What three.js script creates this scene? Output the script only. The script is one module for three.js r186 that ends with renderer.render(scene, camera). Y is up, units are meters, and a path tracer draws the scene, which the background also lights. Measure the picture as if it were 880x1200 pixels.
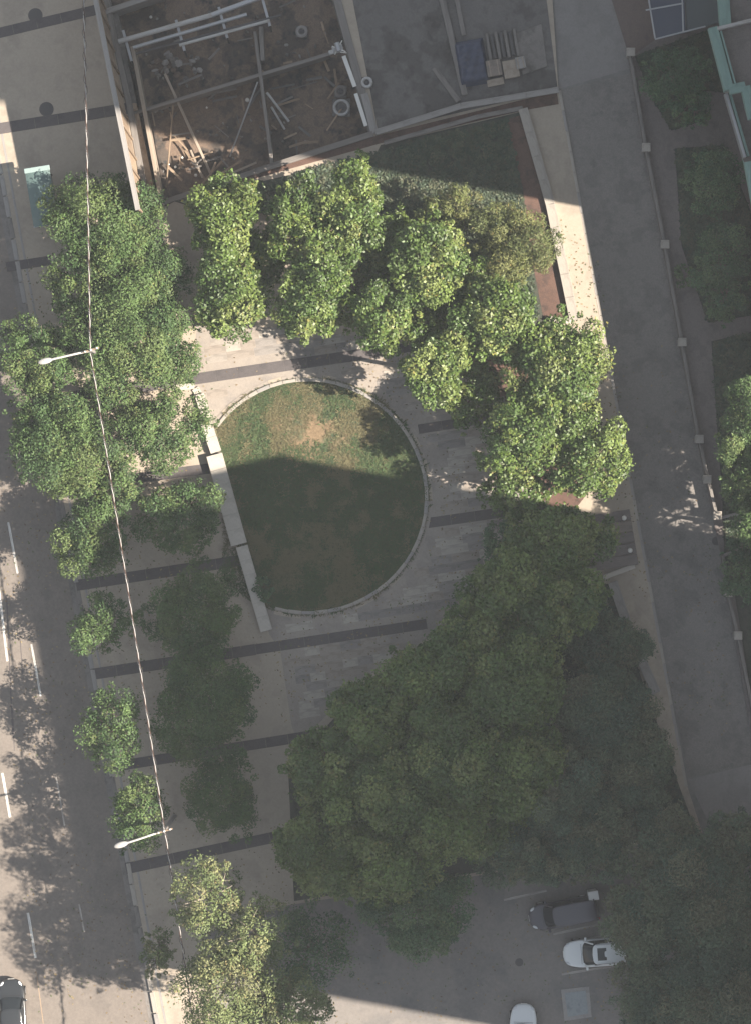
import * as THREE from 'three';
import { mergeGeometries } from 'three/addons/utils/BufferGeometryUtils.js';
import { RoundedBoxGeometry } from 'three/addons/geometries/RoundedBoxGeometry.js';

// ───────────────────────── camera, sky, sun, exposure ─────────────────────────
const PPM = 17, CAMH = 200;                        // photograph pixels per metre on the ground, flying height
const scene = new THREE.Scene();
const camera = new THREE.PerspectiveCamera(2 * Math.atan(600 / PPM / CAMH) * 180 / Math.PI, 880 / 1200, 1, 3000);
camera.position.set(0, CAMH, 0);
camera.rotation.x = -Math.PI / 2;                  // straight down, picture's top towards -z
scene.add(camera);

const SUN_EL = 42 * Math.PI / 180, SX = 1 / Math.hypot(1, 0.18), SZ = 0.18 / Math.hypot(1, 0.18);
const sunDir = new THREE.Vector3(Math.cos(SUN_EL) * SX, Math.sin(SUN_EL), Math.cos(SUN_EL) * SZ);
const sun = new THREE.DirectionalLight(new THREE.Color(1, 0.90, 0.77), 5);
sun.position.copy(sunDir).multiplyScalar(180); sun.target.position.set(0, 0, 0);
sun.castShadow = true; sun.shadow.mapSize.set(4096, 4096); sun.shadow.radius = 1;
Object.assign(sun.shadow.camera, { left: -90, right: 90, top: 90, bottom: -90, near: 1, far: 420 });
scene.add(sun, sun.target);
{ // hazy summer sky: paler towards the horizon and a broad soft aureole about the sun
  const w = 128, h = 64, d = new Float32Array(w * h * 4);
  for (let j = 0; j < h; j++) for (let i = 0; i < w; i++) {
    const el = ((j + 0.5) / h - 0.5) * Math.PI, az = ((i + 0.5) / w - 0.5) * 2 * Math.PI;
    const v = new THREE.Vector3(Math.cos(el) * Math.cos(az), Math.sin(el), Math.cos(el) * Math.sin(az));
    const t = Math.pow(Math.max(0, Math.sin(el)), 0.5), k = 4 * (j * w + i);
    const g = Math.pow(Math.max(0, v.dot(sunDir)), 6) * 0.25;
    d[k] = 0.56 - 0.185 * t + g; d[k + 1] = 0.60 - 0.15 * t + g; d[k + 2] = 0.655 - 0.095 * t + g * 0.9; d[k + 3] = 1;
  }
  const sky = new THREE.DataTexture(d, w, h, THREE.RGBAFormat, THREE.FloatType);
  sky.mapping = THREE.EquirectangularReflectionMapping; sky.magFilter = sky.minFilter = THREE.LinearFilter; sky.needsUpdate = true;
  scene.background = sky; scene.environment = sky;
  scene.backgroundIntensity = scene.environmentIntensity = 0.35;
}
scene.fog = new THREE.FogExp2(new THREE.Color(0.88, 0.93, 1.0), 0.00024);
const renderer = new THREE.WebGLRenderer({ antialias: true });
renderer.toneMapping = THREE.LinearToneMapping; renderer.toneMappingExposure = 2.75;
renderer.shadowMap.enabled = true; renderer.setSize(750, 1024);

// ───────────────────────── helpers ─────────────────────────
function rng(seed) { let a = seed >>> 0; return () => { a = (a + 0x6D2B79F5) | 0; let t = Math.imul(a ^ (a >>> 15), 1 | a); t = (t + Math.imul(t ^ (t >>> 7), 61 | t)) ^ t; return ((t ^ (t >>> 14)) >>> 0) / 4294967296; }; }
const R = rng(4711);
const rr = (a, b, r = R) => a + (b - a) * r();
const pick = (arr, r = R) => arr[Math.floor(r() * arr.length) % arr.length];
/** photograph pixel + height of the point above the plaza -> world x, z */
const P = (px, py, h = 0) => { const k = (CAMH - h) / CAMH / PPM; return [(px - 440) * k, (py - 600) * k]; };
const V = (px, py, h = 0) => { const [x, z] = P(px, py, h); return new THREE.Vector3(x, h, z); };
const names = new Map();
const numbered = n => { const c = names.get(n) || 0; names.set(n, c + 1); return c ? `${n}_${String(c).padStart(3, '0')}` : n; };
function mesh(name, geo, mat, parent, y) {
  const m = new THREE.Mesh(geo, mat); m.name = parent ? name : numbered(name); m.castShadow = m.receiveShadow = true;
  if (y !== undefined) m.position.y = y;
  (parent || scene).add(m); return m;
}
function tag(o, label, category, group) { o.userData.label = label; o.userData.category = category; if (group) o.userData.group = group; return o; }
function struct(o, label) { o.userData.kind = 'structure'; if (label) o.userData.label = label; return o; }
function thing(name, label, category, [x, y, z] = [0, 0, 0], turn = 0, group) {
  const g = new THREE.Group(); g.name = numbered(name); g.position.set(x, y, z); g.rotation.y = turn; scene.add(g);
  return tag(g, label, category, group);
}
const shapeOf = pts => new THREE.Shape(pts.map(([x, y]) => { const [a, b] = P(x, y); return new THREE.Vector2(a, -b); }));
function sheetGeo(pts, holes = []) {
  const s = shapeOf(pts); for (const h of holes) s.holes.push(new THREE.Path(shapeOf(h).getPoints()));
  return new THREE.ShapeGeometry(s, 24).rotateX(-Math.PI / 2);
}
function prismGeo(pts, y0, y1, holes = [], bevel = 0) {
  const s = shapeOf(pts); for (const h of holes) s.holes.push(new THREE.Path(shapeOf(h).getPoints()));
  const g = new THREE.ExtrudeGeometry(s, { depth: y1 - y0 - bevel, bevelEnabled: bevel > 0, bevelSize: bevel, bevelThickness: bevel, bevelOffset: -bevel, bevelSegments: 1, curveSegments: 24 });
  return g.rotateX(-Math.PI / 2).translate(0, y0, 0);
}
const box = (w, h, d, x = 0, y = 0, z = 0) => new THREE.BoxGeometry(w, h, d).translate(x, y, z);
const rbox = (w, h, d, x = 0, y = 0, z = 0, r = 0.03, s = 2) => new RoundedBoxGeometry(w, h, d, s, Math.min(r, w / 2.1, h / 2.1, d / 2.1)).translate(x, y, z);
/** square bar from a to b (Vector3), width w, depth h; uv along it */
function barGeo(a, b, w, h, r = 0.01) {
  const d = new THREE.Vector3().subVectors(b, a), L = d.length();
  const g = new RoundedBoxGeometry(L, h, w, 1, Math.min(r, w / 3, h / 3));
  const q = new THREE.Quaternion().setFromUnitVectors(new THREE.Vector3(1, 0, 0), d.clone().normalize());
  if (Math.abs(d.y) < 1e-6) q.setFromAxisAngle(new THREE.Vector3(0, 1, 0), Math.atan2(-d.z, d.x));
  return g.applyQuaternion(q).translate((a.x + b.x) / 2, (a.y + b.y) / 2, (a.z + b.z) / 2);
}
function rodGeo(a, b, ra, rb = ra, seg = 8) {
  const d = new THREE.Vector3().subVectors(b, a), g = new THREE.CylinderGeometry(rb, ra, d.length(), seg);
  g.applyQuaternion(new THREE.Quaternion().setFromUnitVectors(new THREE.Vector3(0, 1, 0), d.clone().normalize()));
  return g.translate((a.x + b.x) / 2, (a.y + b.y) / 2, (a.z + b.z) / 2);
}
const ring = (px, py, r, h = 0) => { const [x, z] = P(px, py, h); return { x, z, r }; };
function inside(poly, x, y) { let c = false; for (let i = 0, j = poly.length - 1; i < poly.length; j = i++) { const [xi, yi] = poly[i], [xj, yj] = poly[j]; if ((yi > y) !== (yj > y) && x < (xj - xi) * (y - yi) / (yj - yi) + xi) c = !c; } return c; }

// ───────────────────────── procedural textures ─────────────────────────
function noiseField(size, cells, seed) {            // tileable value noise
  const r = rng(seed), g = new Float32Array(cells * cells); for (let i = 0; i < g.length; i++) g[i] = r();
  const out = new Float32Array(size * size), s = t => t * t * (3 - 2 * t);
  for (let y = 0; y < size; y++) { const fy = y / size * cells, y0 = Math.floor(fy), ty = s(fy - y0), y1 = (y0 + 1) % cells;
    for (let x = 0; x < size; x++) { const fx = x / size * cells, x0 = Math.floor(fx), tx = s(fx - x0), x1 = (x0 + 1) % cells;
      const a = g[y0 * cells + x0], b = g[y0 * cells + x1], c = g[y1 * cells + x0], d = g[y1 * cells + x1];
      out[y * size + x] = (a + (b - a) * tx) * (1 - ty) + (c + (d - c) * tx) * ty; } }
  return out;
}
function fbm(size, cells, oct, seed, gain = 0.55) {
  const out = new Float32Array(size * size); let amp = 1, tot = 0;
  for (let o = 0; o < oct; o++) { const c = cells << o; if (c > size) break; const n = noiseField(size, c, seed + o * 17); for (let i = 0; i < out.length; i++) out[i] += n[i] * amp; tot += amp; amp *= gain; }
  for (let i = 0; i < out.length; i++) out[i] /= tot; return out;
}
const toS = c => Math.round(255 * Math.min(1, Math.max(0, c <= 0.0031308 ? 12.92 * c : 1.055 * Math.pow(c, 1 / 2.4) - 0.055)));
function tex(size, metres, fn) {
  const d = new Uint8Array(size * size * 4);
  for (let i = 0; i < size * size; i++) { const c = fn(i, i % size, Math.floor(i / size)); d[4 * i] = toS(c[0]); d[4 * i + 1] = toS(c[1]); d[4 * i + 2] = toS(c[2]); d[4 * i + 3] = 255; }
  const t = new THREE.DataTexture(d, size, size); t.colorSpace = THREE.SRGBColorSpace; t.wrapS = t.wrapT = THREE.RepeatWrapping;
  t.magFilter = THREE.LinearFilter; t.minFilter = THREE.LinearMipmapLinearFilter; t.generateMipmaps = true; t.repeat.set(1 / metres, 1 / metres); t.needsUpdate = true; return t;
}
const NS = 512;
const nFine = fbm(NS, 128, 3, 11, 0.8), nMid = fbm(NS, 24, 4, 23), nBig = fbm(NS, 5, 4, 37), nBlot = fbm(NS, 9, 5, 51);
const mix = (a, b, t) => [a[0] + (b[0] - a[0]) * t, a[1] + (b[1] - a[1]) * t, a[2] + (b[2] - a[2]) * t];
const mul = (c, k) => [c[0] * k, c[1] * k, c[2] * k];
const sstep = (a, b, x) => { const t = Math.min(1, Math.max(0, (x - a) / (b - a))); return t * t * (3 - 2 * t); };
/** speckled mineral surface: base colour, stain colour, how much grain and how much stain */
function mineral(base, stain, grain, stains, metres, thr = 0.52) {
  return tex(NS, metres, i => mul(mix(base, stain, stains * sstep(thr, thr + 0.16, nBlot[i]) + stains * 0.6 * sstep(0.5, 0.75, nMid[i])), 1 + grain * (nFine[i] - 0.5) * 2 + 0.35 * grain * (nBig[i] - 0.5) * 2));
}
const std = (map, o = {}) => new THREE.MeshStandardMaterial({ map, roughness: 0.9, ...o });
const flat = (r, g, b, o = {}) => new THREE.MeshStandardMaterial({ color: new THREE.Color().setRGB(r, g, b), roughness: 0.85, ...o });
const M = {
  asphalt: std(mineral([0.190, 0.163, 0.142], [0.150, 0.130, 0.115], 0.18, 0.6, 17)),
  alley: std(mineral([0.192, 0.176, 0.163], [0.146, 0.134, 0.126], 0.26, 0.75, 9, 0.5)),
  alleyPale: std(mineral([0.225, 0.210, 0.200], [0.18, 0.168, 0.16], 0.12, 0.5, 13)),
  lot: std(mineral([0.205, 0.185, 0.170], [0.155, 0.145, 0.140], 0.14, 0.6, 19)),
  ground: std(mineral([0.19, 0.18, 0.17], [0.14, 0.13, 0.125], 0.15, 0.6, 23)),
  walk: std(mineral([0.375, 0.318, 0.255], [0.285, 0.240, 0.196], 0.10, 0.5, 15)),
  plazaBase: std(mineral([0.305, 0.266, 0.230], [0.23, 0.205, 0.188], 0.14, 0.5, 11)),
  band: std(mineral([0.098, 0.086, 0.086], [0.072, 0.064, 0.066], 0.22, 0.6, 7)),
  stone: std(mineral([0.47, 0.43, 0.38], [0.36, 0.32, 0.28], 0.10, 0.45, 6), { roughness: 0.8 }),
  stoneGrey: std(mineral([0.30, 0.28, 0.265], [0.22, 0.205, 0.19], 0.12, 0.5, 5)),
  kerb: std(mineral([0.36, 0.325, 0.285], [0.27, 0.24, 0.21], 0.12, 0.5, 5)),
  concrete: std(mineral([0.200, 0.182, 0.168], [0.125, 0.112, 0.102], 0.16, 0.7, 8)),
  slabSite: std(mineral([0.138, 0.128, 0.122], [0.082, 0.075, 0.070], 0.18, 0.75, 12, 0.46)),
  pitFloor: std(mineral([0.165, 0.118, 0.088], [0.062, 0.053, 0.047], 0.40, 0.8, 9, 0.45)),
  ledge: std(mineral([0.34, 0.255, 0.18], [0.22, 0.155, 0.11], 0.18, 0.7, 6)),
  mulch: std(mineral([0.115, 0.066, 0.050], [0.066, 0.042, 0.034], 0.40, 0.7, 5)),
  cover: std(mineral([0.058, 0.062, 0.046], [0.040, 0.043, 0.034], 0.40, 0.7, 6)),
  brickPath: std(mineral([0.175, 0.150, 0.140], [0.135, 0.115, 0.11], 0.2, 0.6, 7)),
  redPath: std(mineral([0.150, 0.112, 0.098], [0.115, 0.088, 0.08], 0.2, 0.6, 7)),
  warmStep: std(mineral([0.235, 0.195, 0.165], [0.17, 0.142, 0.125], 0.22, 0.6, 4)),
  roofGravel: std(mineral([0.175, 0.155, 0.145], [0.135, 0.12, 0.112], 0.25, 0.5, 6)),
  teal: std(mineral([0.20, 0.31, 0.275], [0.16, 0.25, 0.225], 0.08, 0.5, 4), { roughness: 0.6 }),
  facade: std(mineral([0.36, 0.32, 0.27], [0.29, 0.26, 0.22], 0.08, 0.4, 11)),
  white: flat(0.72, 0.70, 0.66, { roughness: 0.6 }),
  paint: std(mineral([0.66, 0.64, 0.60], [0.38, 0.35, 0.32], 0.25, 0.8, 2.3, 0.5)),
  paintWorn: std(mineral([0.42, 0.39, 0.36], [0.27, 0.245, 0.22], 0.3, 0.9, 2.1, 0.44)),
  steel: flat(0.42, 0.42, 0.43, { roughness: 0.45, metalness: 0.6 }),
  steelPale: std(mineral([0.46, 0.45, 0.44], [0.34, 0.31, 0.28], 0.2, 0.7, 1.7), { roughness: 0.55, metalness: 0.15 }),
  steelDark: flat(0.09, 0.085, 0.085, { roughness: 0.55, metalness: 0.4 }),
  timber: std(mineral([0.27, 0.20, 0.14], [0.19, 0.135, 0.095], 0.2, 0.6, 3)),
  timberPale: std(mineral([0.34, 0.285, 0.23], [0.26, 0.21, 0.165], 0.2, 0.6, 3)),
  ironLid: flat(0.085, 0.08, 0.08, { roughness: 0.7, metalness: 0.3 }),
  tarp: std(mineral([0.045, 0.055, 0.095], [0.035, 0.042, 0.07], 0.15, 0.5, 3), { roughness: 0.6 }),
  navy: flat(0.055, 0.065, 0.095, { roughness: 0.35 }),
  tealGlass: new THREE.MeshPhysicalMaterial({ color: new THREE.Color().setRGB(0.15, 0.225, 0.215), roughness: 0.35, transmission: 0.35, thickness: 0 }),
  glass: flat(0.02, 0.024, 0.028, { roughness: 0.08 }),
  tyre: flat(0.018, 0.018, 0.018), rim: flat(0.45, 0.45, 0.46, { roughness: 0.35, metalness: 0.8 }),
  lampRed: flat(0.35, 0.02, 0.02, { roughness: 0.3 }), lampClear: flat(0.62, 0.63, 0.64, { roughness: 0.15 }),
  bark: std(mineral([0.145, 0.115, 0.090], [0.095, 0.075, 0.06], 0.3, 0.6, 2)),
  barkPale: std(mineral([0.36, 0.31, 0.25], [0.25, 0.21, 0.17], 0.2, 0.6, 2)),
};

// ───────────────────────── ground, road, pavements ─────────────────────────
const kerbX = y => -35 + 0.184 * y, alleyX = y => 655 + (y - 105) * 0.182, wallX = y => 737 + (y - 65) * 0.179;
const PIT = [[124, 8], [172, 242], [436, 158], [398, 10], [372, -95], [98, -95]];
{
  const big = [[-14000, -14000], [14000, -14000], [14000, 14000], [-14000, 14000]];
  struct(mesh('ground', sheetGeo(big, [PIT]), M.ground, null, -0.15), 'worn grey concrete ground of the city block');
  const road = mesh('road', sheetGeo([[-1400, -900], [kerbX(-900) - 4, -900], [kerbX(2100) - 4, 2100], [-1400, 2100]]), M.asphalt, null, -0.146);
  struct(road, 'pale worn street surface beside the plaza kerb');
  struct(mesh('alley', sheetGeo([[alleyX(105), 105], [wallX(85), 85], [wallX(896), 896], [alleyX(912) + 4, 912]]), M.alley, null, -0.142), 'grey paved alley between the planting beds and the garden wall');
  struct(mesh('driveway', sheetGeo([[636, -260], [698, -260], [728, -40], [739, 80], [alleyX(104), 103.5]]), M.alleyPale, null, -0.138), 'pale concrete drive joining the alley end beside the building site');
  struct(mesh('driveway', sheetGeo([[806, 914], [884, 895], [1100, 860], [1100, 1010], [828, 960]]), M.alleyPale, null, -0.138), 'pale concrete apron crossing the alley end near the parking lot');
  struct(mesh('parking_lot', sheetGeo([[200, 1070], [330, 1052], [560, 1014], [830, 970], [1000, 1010], [1000, 1700], [268, 1700]]), M.lot, null, -0.141), 'worn asphalt parking lot beside the shaded grove');
  // raised block: sidewalk, plaza and beds, one slab with a hole for the excavation
  const block = [[kerbX(-400), -400], [620, -400], [alleyX(104) - 1, 104], [alleyX(912), 912], [822, 975], [560, 1026], [330, 1062], [236, 1096], [268, 1300], [310, 1520], [kerbX(1520), 1520]];
  const walk = mesh('sidewalk', prismGeo(block, -0.15, 0, [PIT]), M.walk);
  struct(walk, 'tan paved sidewalk crossed by dark paver bands');
  // kerb stones along the street
  const ks = [0, 1, 2].map(k => rbox(1.44, 0.18, 0.32, 0, 0, 0, 0.025, 1));
  const km = [M.kerb, M.stoneGrey, M.concrete];
  const dirA = Math.atan2(-(1), 0.184);
  for (let y = -60; y < 1290; y += 25.2) {
    const [x, z] = P(kerbX(y) - 0.6, y), m = mesh('kerb_stone', ks[0], pick(km), walk);
    m.position.set(x, -0.075 + rr(0, 0.012), z); m.rotation.y = dirA + rr(-0.006, 0.006);
  }
  struct(mesh('gutter', sheetGeo([[kerbX(-400) - 10, -400], [kerbX(-400) - 3, -400], [kerbX(1500) - 3, 1500], [kerbX(1500) - 10, 1500]]), M.concrete, null, -0.140), 'narrow concrete gutter along the street kerb');
  for (let y = -60; y < 1290; y += 42) { const a = V(kerbX(y) + 9, y), b = V(kerbX(y + 41.4) + 9, y + 41.4); a.y = b.y = -0.016; mesh('edge_strip', barGeo(a, b, 0.16, 0.05, 0.004), M.stoneGrey, walk, rr(0, 0.004)); }
  // dark paver bands
  const bands = [[-40, 48, 128, 8, 12], [-40, 157, 150, 127, 13], [8, 313, 60, 305, 11], [40, 472, 440, 413, 13], [60, 574, 246, 549, 12], [90, 686, 281, 657, 13], [110, 790, 300, 761, 13], [300, 761, 500, 731, 12], [130, 899, 390, 858, 12], [148, 1018, 345, 976, 13], [490, 503, 600, 486, 11], [500, 613, 640, 593, 12], [440, 413, 560, 395, 11]];
  for (const [x0, y0, x1, y1, w] of bands) {
    const a = V(x0, y0, 0), b = V(x1, y1, 0), L = a.distanceTo(b), n = Math.max(1, Math.round(L / 1.6));
    for (let i = 0; i < n; i++) {
      const p = a.clone().lerp(b, i / n), q = a.clone().lerp(b, (i + 1) / n - 0.012 / L); p.y = q.y = rr(0.0, 0.006) - 0.012;
      mesh('band_stone', barGeo(p, q, w / PPM, 0.05, 0.004), M.band, walk);
    }
  }
  // grey slabbed plaza field round the lawn
  const field = [[231, 379], [330, 384], [470, 400], [600, 470], [628, 600], [600, 680], [520, 735], [420, 800], [350, 872], [342, 850], [329, 763], [316, 743], [240, 490], [226, 452]];
  const plaza = mesh('plaza', sheetGeo(field), M.plazaBase, null, 0.004); struct(plaza, 'grey stone slab plaza round the lawn');
  const tones = [[0.325, 0.288, 0.252], [0.265, 0.240, 0.220], [0.385, 0.345, 0.300], [0.300, 0.258, 0.220], [0.235, 0.212, 0.198]];
  const slabM = tones.map(t => std(mineral(t, mul(t, 0.72), 0.16, 0.6, 4.3)));
  const slabGeo = [1.05, 1.45, 1.9].map(l => rbox(l - 0.025, 0.06, 0.575, 0, 0, 0, 0.008, 1));
  const ux = [0.986, -0.158], uz = [0.158, 0.986];   // along the courses / across them
  let nSlab = 0;
  for (let row = -40; row < 60; row++) {
    let s = -14 + rr(0, 1);
    const rowTone = R();
    while (s < 16) {
      const k = Math.floor(R() * 3), l = [1.05, 1.45, 1.9][k], c = s + l / 2, t = row * 0.6; s += l;
      const x = -4 + c * ux[0] + t * uz[0], z = -2 + c * ux[1] + t * uz[1];
      const px = x * PPM + 440, py = z * PPM + 600;
      const ends = [-1, 1].map(e => [px + e * ux[0] * l * 8, py + e * ux[1] * l * 8]);
      if (!inside(field, px, py) || !ends.every(e => inside(field, e[0], e[1]))) continue;
      if ([[px, py], ...ends].some(e => Math.hypot(e[0] - 363, e[1] - 582) < 149)) continue;
      if (bands.some(([x0, y0, x1, y1, w]) => px > x0 - 14 && px < x1 + 14 && Math.abs(py - (y0 + (y1 - y0) * (px - x0) / (x1 - x0))) < w / 2 + 5)) continue;
      if (px < 238 + (py - 478) * 0.294 + 18 && py > 470) continue;
      if (nSlab++ > 295) continue;
      const m = mesh('paving_slab', slabGeo[k], slabM[Math.floor((rowTone * 0.6 + R() * 0.55) * 4.99) % 5], plaza);
      m.position.set(x, rr(-0.010, 0.0) - 0.022 + 0.006, z); m.rotation.y = Math.atan2(-ux[1], ux[0]) + rr(-0.004, 0.004);
    }
  }
  // road paint
  const dash = (x0, y0, x1, y1, w, m, label) => { const a = V(x0, y0, 0), b = V(x1, y1, 0); a.y = b.y = 0.002; mesh('lane_dash', barGeo(a, b, w, 0.006, 0.001), m, road, 0.0); };
  dash(10, 612, 21, 672, 0.15, M.paint); dash(37, 755, 48, 816, 0.14, M.paint); dash(3, 906, 12, 958, 0.17, M.paint); dash(33, 1070, 42, 1123, 0.17, M.paint);
  dash(66, 910, 76, 968, 0.10, M.paintWorn); dash(93, 1060, 99, 1092, 0.10, M.paintWorn); dash(-1, 690, 9, 775, 0.16, M.paint); dash(43, 1140, 51, 1200, 0.06, M.ledge); dash(8, 700, 15, 860, 0.06, M.band);
  dash(23, 740, 27, 790, 0.05, M.band); dash(15, 830, 17, 880, 0.05, M.band);
}
const walkThing = scene.getObjectByName('sidewalk');
for (const [x, y, l] of [[42, 18, 'round iron manhole cover beside the dark paver band farthest from bus shelter'], [55, 128, 'round iron manhole cover between paver band and bus shelter']]) {
  const [wx, wz] = P(x, y), t = thing('manhole_cover', l, 'manhole', [wx, 0.003, wz], 0, 'manhole covers in the sidewalk');
  mesh('rim', new THREE.CylinderGeometry(0.5, 0.5, 0.012, 32), M.band, t, 0); mesh('lid', new THREE.CylinderGeometry(0.43, 0.43, 0.02, 32), M.ironLid, t, 0.003);
}

// ───────────────────────── lawn, ring kerb and seat wall ─────────────────────────
{
  const C = [363, 582], RAD = 136, chord = y => 251 + (y - 495) * 0.279;
  const pts = [], outer = [];
  for (let i = 0; i <= 96; i++) {
    const a = -Math.PI / 2 - 1.15 + i / 96 * (Math.PI + 1.15 + 1.22), wob = 1 + 0.006 * Math.sin(a * 3 + 1);
    const x = C[0] + RAD * wob * Math.cos(a), y = C[1] + RAD * 1.005 * wob * Math.sin(a);
    if (x >= chord(y) - 2) pts.push([x, y]);
  }
  const bed = pts.slice(); bed.push([chord(712), 712], [chord(500), 500]);
  // turf with a bare, dried patch in the middle and another near the lower kerb
  const w = 512, lawnMap = tex(w, 1, (i, x, y) => {
    const px = 220 + x / w * 290, py = 440 + (1 - y / w) * 290;
    const n = nBlot[i] - 0.5, m = nMid[i] - 0.5, f = nFine[i] - 0.5;
    const dry1 = 1 - Math.hypot((px - 372) / 70, (py - 506) / 62), dry2 = 1 - Math.hypot((px - 412) / 55, (py - 678) / 48), dry3 = 1 - Math.hypot((px - 430) / 60, (py - 480) / 34);
    const d = Math.max(dry1 * 1.45, dry2 * 0.55, dry3 * 0.9) + n * 1.5 + m * 1.1;
    let c = mix([0.054, 0.080, 0.042], [0.122, 0.116, 0.060], sstep(0.0, 0.7, 0.30 + n * 2.6 + m * 2.2));
    c = mix(c, [0.215, 0.145, 0.088], 0.85 * sstep(0.2, 0.9, d));
    return mul(c, 1 + f * 1.0);
  });
  const g = sheetGeo(bed), uv = g.attributes.uv, po = g.attributes.position;
  for (let i = 0; i < uv.count; i++) uv.setXY(i, (po.getX(i) * PPM + 440 - 220) / 290, 1 - (po.getZ(i) * PPM + 600 - 440) / 290);
  const lawn = mesh('lawn', g, std(lawnMap, { roughness: 1 }), null, 0.03); struct(lawn, 'rounded plaza lawn with a dried patch');
  // grass tufts, thinner on the dried ground
  const blades = []; const br = rng(77);
  for (let i = 0; i < 7; i++) { const a = br() * 6.28, l = 0.05 + br() * 0.05, r = 0.05 + br() * 0.04; const b = new THREE.PlaneGeometry(0.012, l, 1, 1).translate(0, l / 2, 0).rotateX(0.9 + br() * 0.4).rotateY(a).translate(Math.cos(a) * r * 0.3, 0, Math.sin(a) * r * 0.3); blades.push(b); }
  const spots = []; const tr = rng(5);
  while (spots.length < 42000) { const px = 225 + tr() * 280, py = 440 + tr() * 285; if (!inside(bed, px, py) && !(px > 262 && Math.hypot(px - 363, py - 582) < 139.5 && tr() < 0.45)) continue; const dry = Math.hypot((px - 372) / 60, (py - 506) / 52); if (dry < 1.1 && tr() < 0.95 * (1.15 - dry)) continue; spots.push([px, py]); }
  const im = new THREE.InstancedMesh(mergeGeometries(blades), flat(1, 1, 1, { roughness: 0.9 }), spots.length); im.name = 'grass'; im.castShadow = im.receiveShadow = true;
  const mt = new THREE.Matrix4(), q = new THREE.Quaternion(), cc = new THREE.Color();
  spots.forEach(([px, py], i) => { const [x, z] = P(px, py), s = 0.9 + tr() * 1.3 + (tr() < 0.25 ? 1.6 * sstep(0.48, 0.62, nBlot[(Math.floor(py * 2.3) % NS) * NS + Math.floor(px * 2.3) % NS]) : 0); q.setFromAxisAngle(new THREE.Vector3(0, 1, 0), tr() * 6.28); mt.compose(new THREE.Vector3(x, 0.03, z), q, new THREE.Vector3(s, s, s)); im.setMatrixAt(i, mt);
    const nn = nBlot[(Math.floor(py * 1.7) % NS) * NS + Math.floor(px * 1.7) % NS] + 0.7 * (nMid[(Math.floor(py * 1.7) % NS) * NS + Math.floor(px * 1.7) % NS] - 0.5), c = tr() < sstep(0.38, 0.66, nn) ? [0.145, 0.130, 0.066] : [0.054 + tr() * 0.03, 0.084 + tr() * 0.03, 0.040]; im.setColorAt(i, cc.setRGB(...c)); });
  im.userData = { kind: 'stuff', label: 'short patchy grass growing on the round lawn', category: 'grass' }; scene.add(im);
  // ring kerb
  const kerb = thing('ring_kerb', 'curved pale stone kerb edging the round lawn', 'kerb', [0, 0, 0]);
  for (let i = 0; i + 2 < pts.length; i += 2) {
    const a = V(...pts[i]), b = V(...pts[Math.min(i + 2, pts.length - 1)]); a.y = b.y = 0.055; const L = a.distanceTo(b); b.lerp(a, 0.02 / L);
    mesh('kerb_stone', barGeo(a, b, 0.24 + rr(-0.03, 0.03), 0.15, 0.02), pick([M.kerb, M.kerb, M.stoneGrey]), kerb, rr(-0.008, 0.008));
    const o = p => { const v = V(p[0] + (p[0] - C[0]) * 0.034, p[1] + (p[1] - C[1]) * 0.034); v.y = 0.004; return v; };
    const a2 = o(pts[i]), b2 = o(pts[Math.min(i + 2, pts.length - 1)]); b2.lerp(a2, 0.03 / L);
    mesh('edging_brick', barGeo(a2, b2, 0.26, 0.04, 0.006), pick([M.plazaBase, M.plazaBase, M.walk]), kerb, rr(-0.004, 0.004));
  }
  // seat wall in three offset runs, each with its own coping blocks
  const wall = thing('seat_wall', 'long pale stone seat wall along the lawn, stepped in three runs', 'wall', [0, 0, 0]);
  const run = (x0, y0, x1, y1, w, h, n, m) => {
    const a = V(x0, y0), b = V(x1, y1); const lo = a.clone(), hi = b.clone(); lo.y = hi.y = (h - 0.1) / 2 - 0.03;
    mesh('wall_base', barGeo(lo, hi, w / PPM - 0.08, h - 0.1 + 0.06, 0.01), M.stoneGrey, wall);
    const L = a.distanceTo(b);
    for (let i = 0; i < n; i++) { const p = a.clone().lerp(b, i / n), q = a.clone().lerp(b, (i + 1) / n - 0.012 / L); p.y = q.y = h - 0.05 + rr(-0.004, 0.004); mesh('coping_stone', barGeo(p, q, w / PPM, 0.12, 0.018), m || M.stone, wall); }
  };
  run(234, 462, 243, 491, 11, 0.30, 1); run(242, 495, 254, 530, 13, 0.45, 2); run(252, 533, 281, 638, 19, 0.60, 6); run(284, 640, 313, 739, 14, 0.52, 6);
  const ret = thing('corner_step', 'short bright stone step at the sunlit end of the seat wall', 'step', [0, 0, 0]);
  const a = V(203, 455), b = V(228, 452); a.y = b.y = 0.07; mesh('tread', barGeo(a, b, 0.42, 0.14, 0.02), M.stone, ret); const a3 = V(229, 455), b3 = V(234, 463); a3.y = b3.y = 0.06; mesh('tread', barGeo(a3, b3, 0.5, 0.12, 0.02), M.stone, ret);
}

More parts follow.
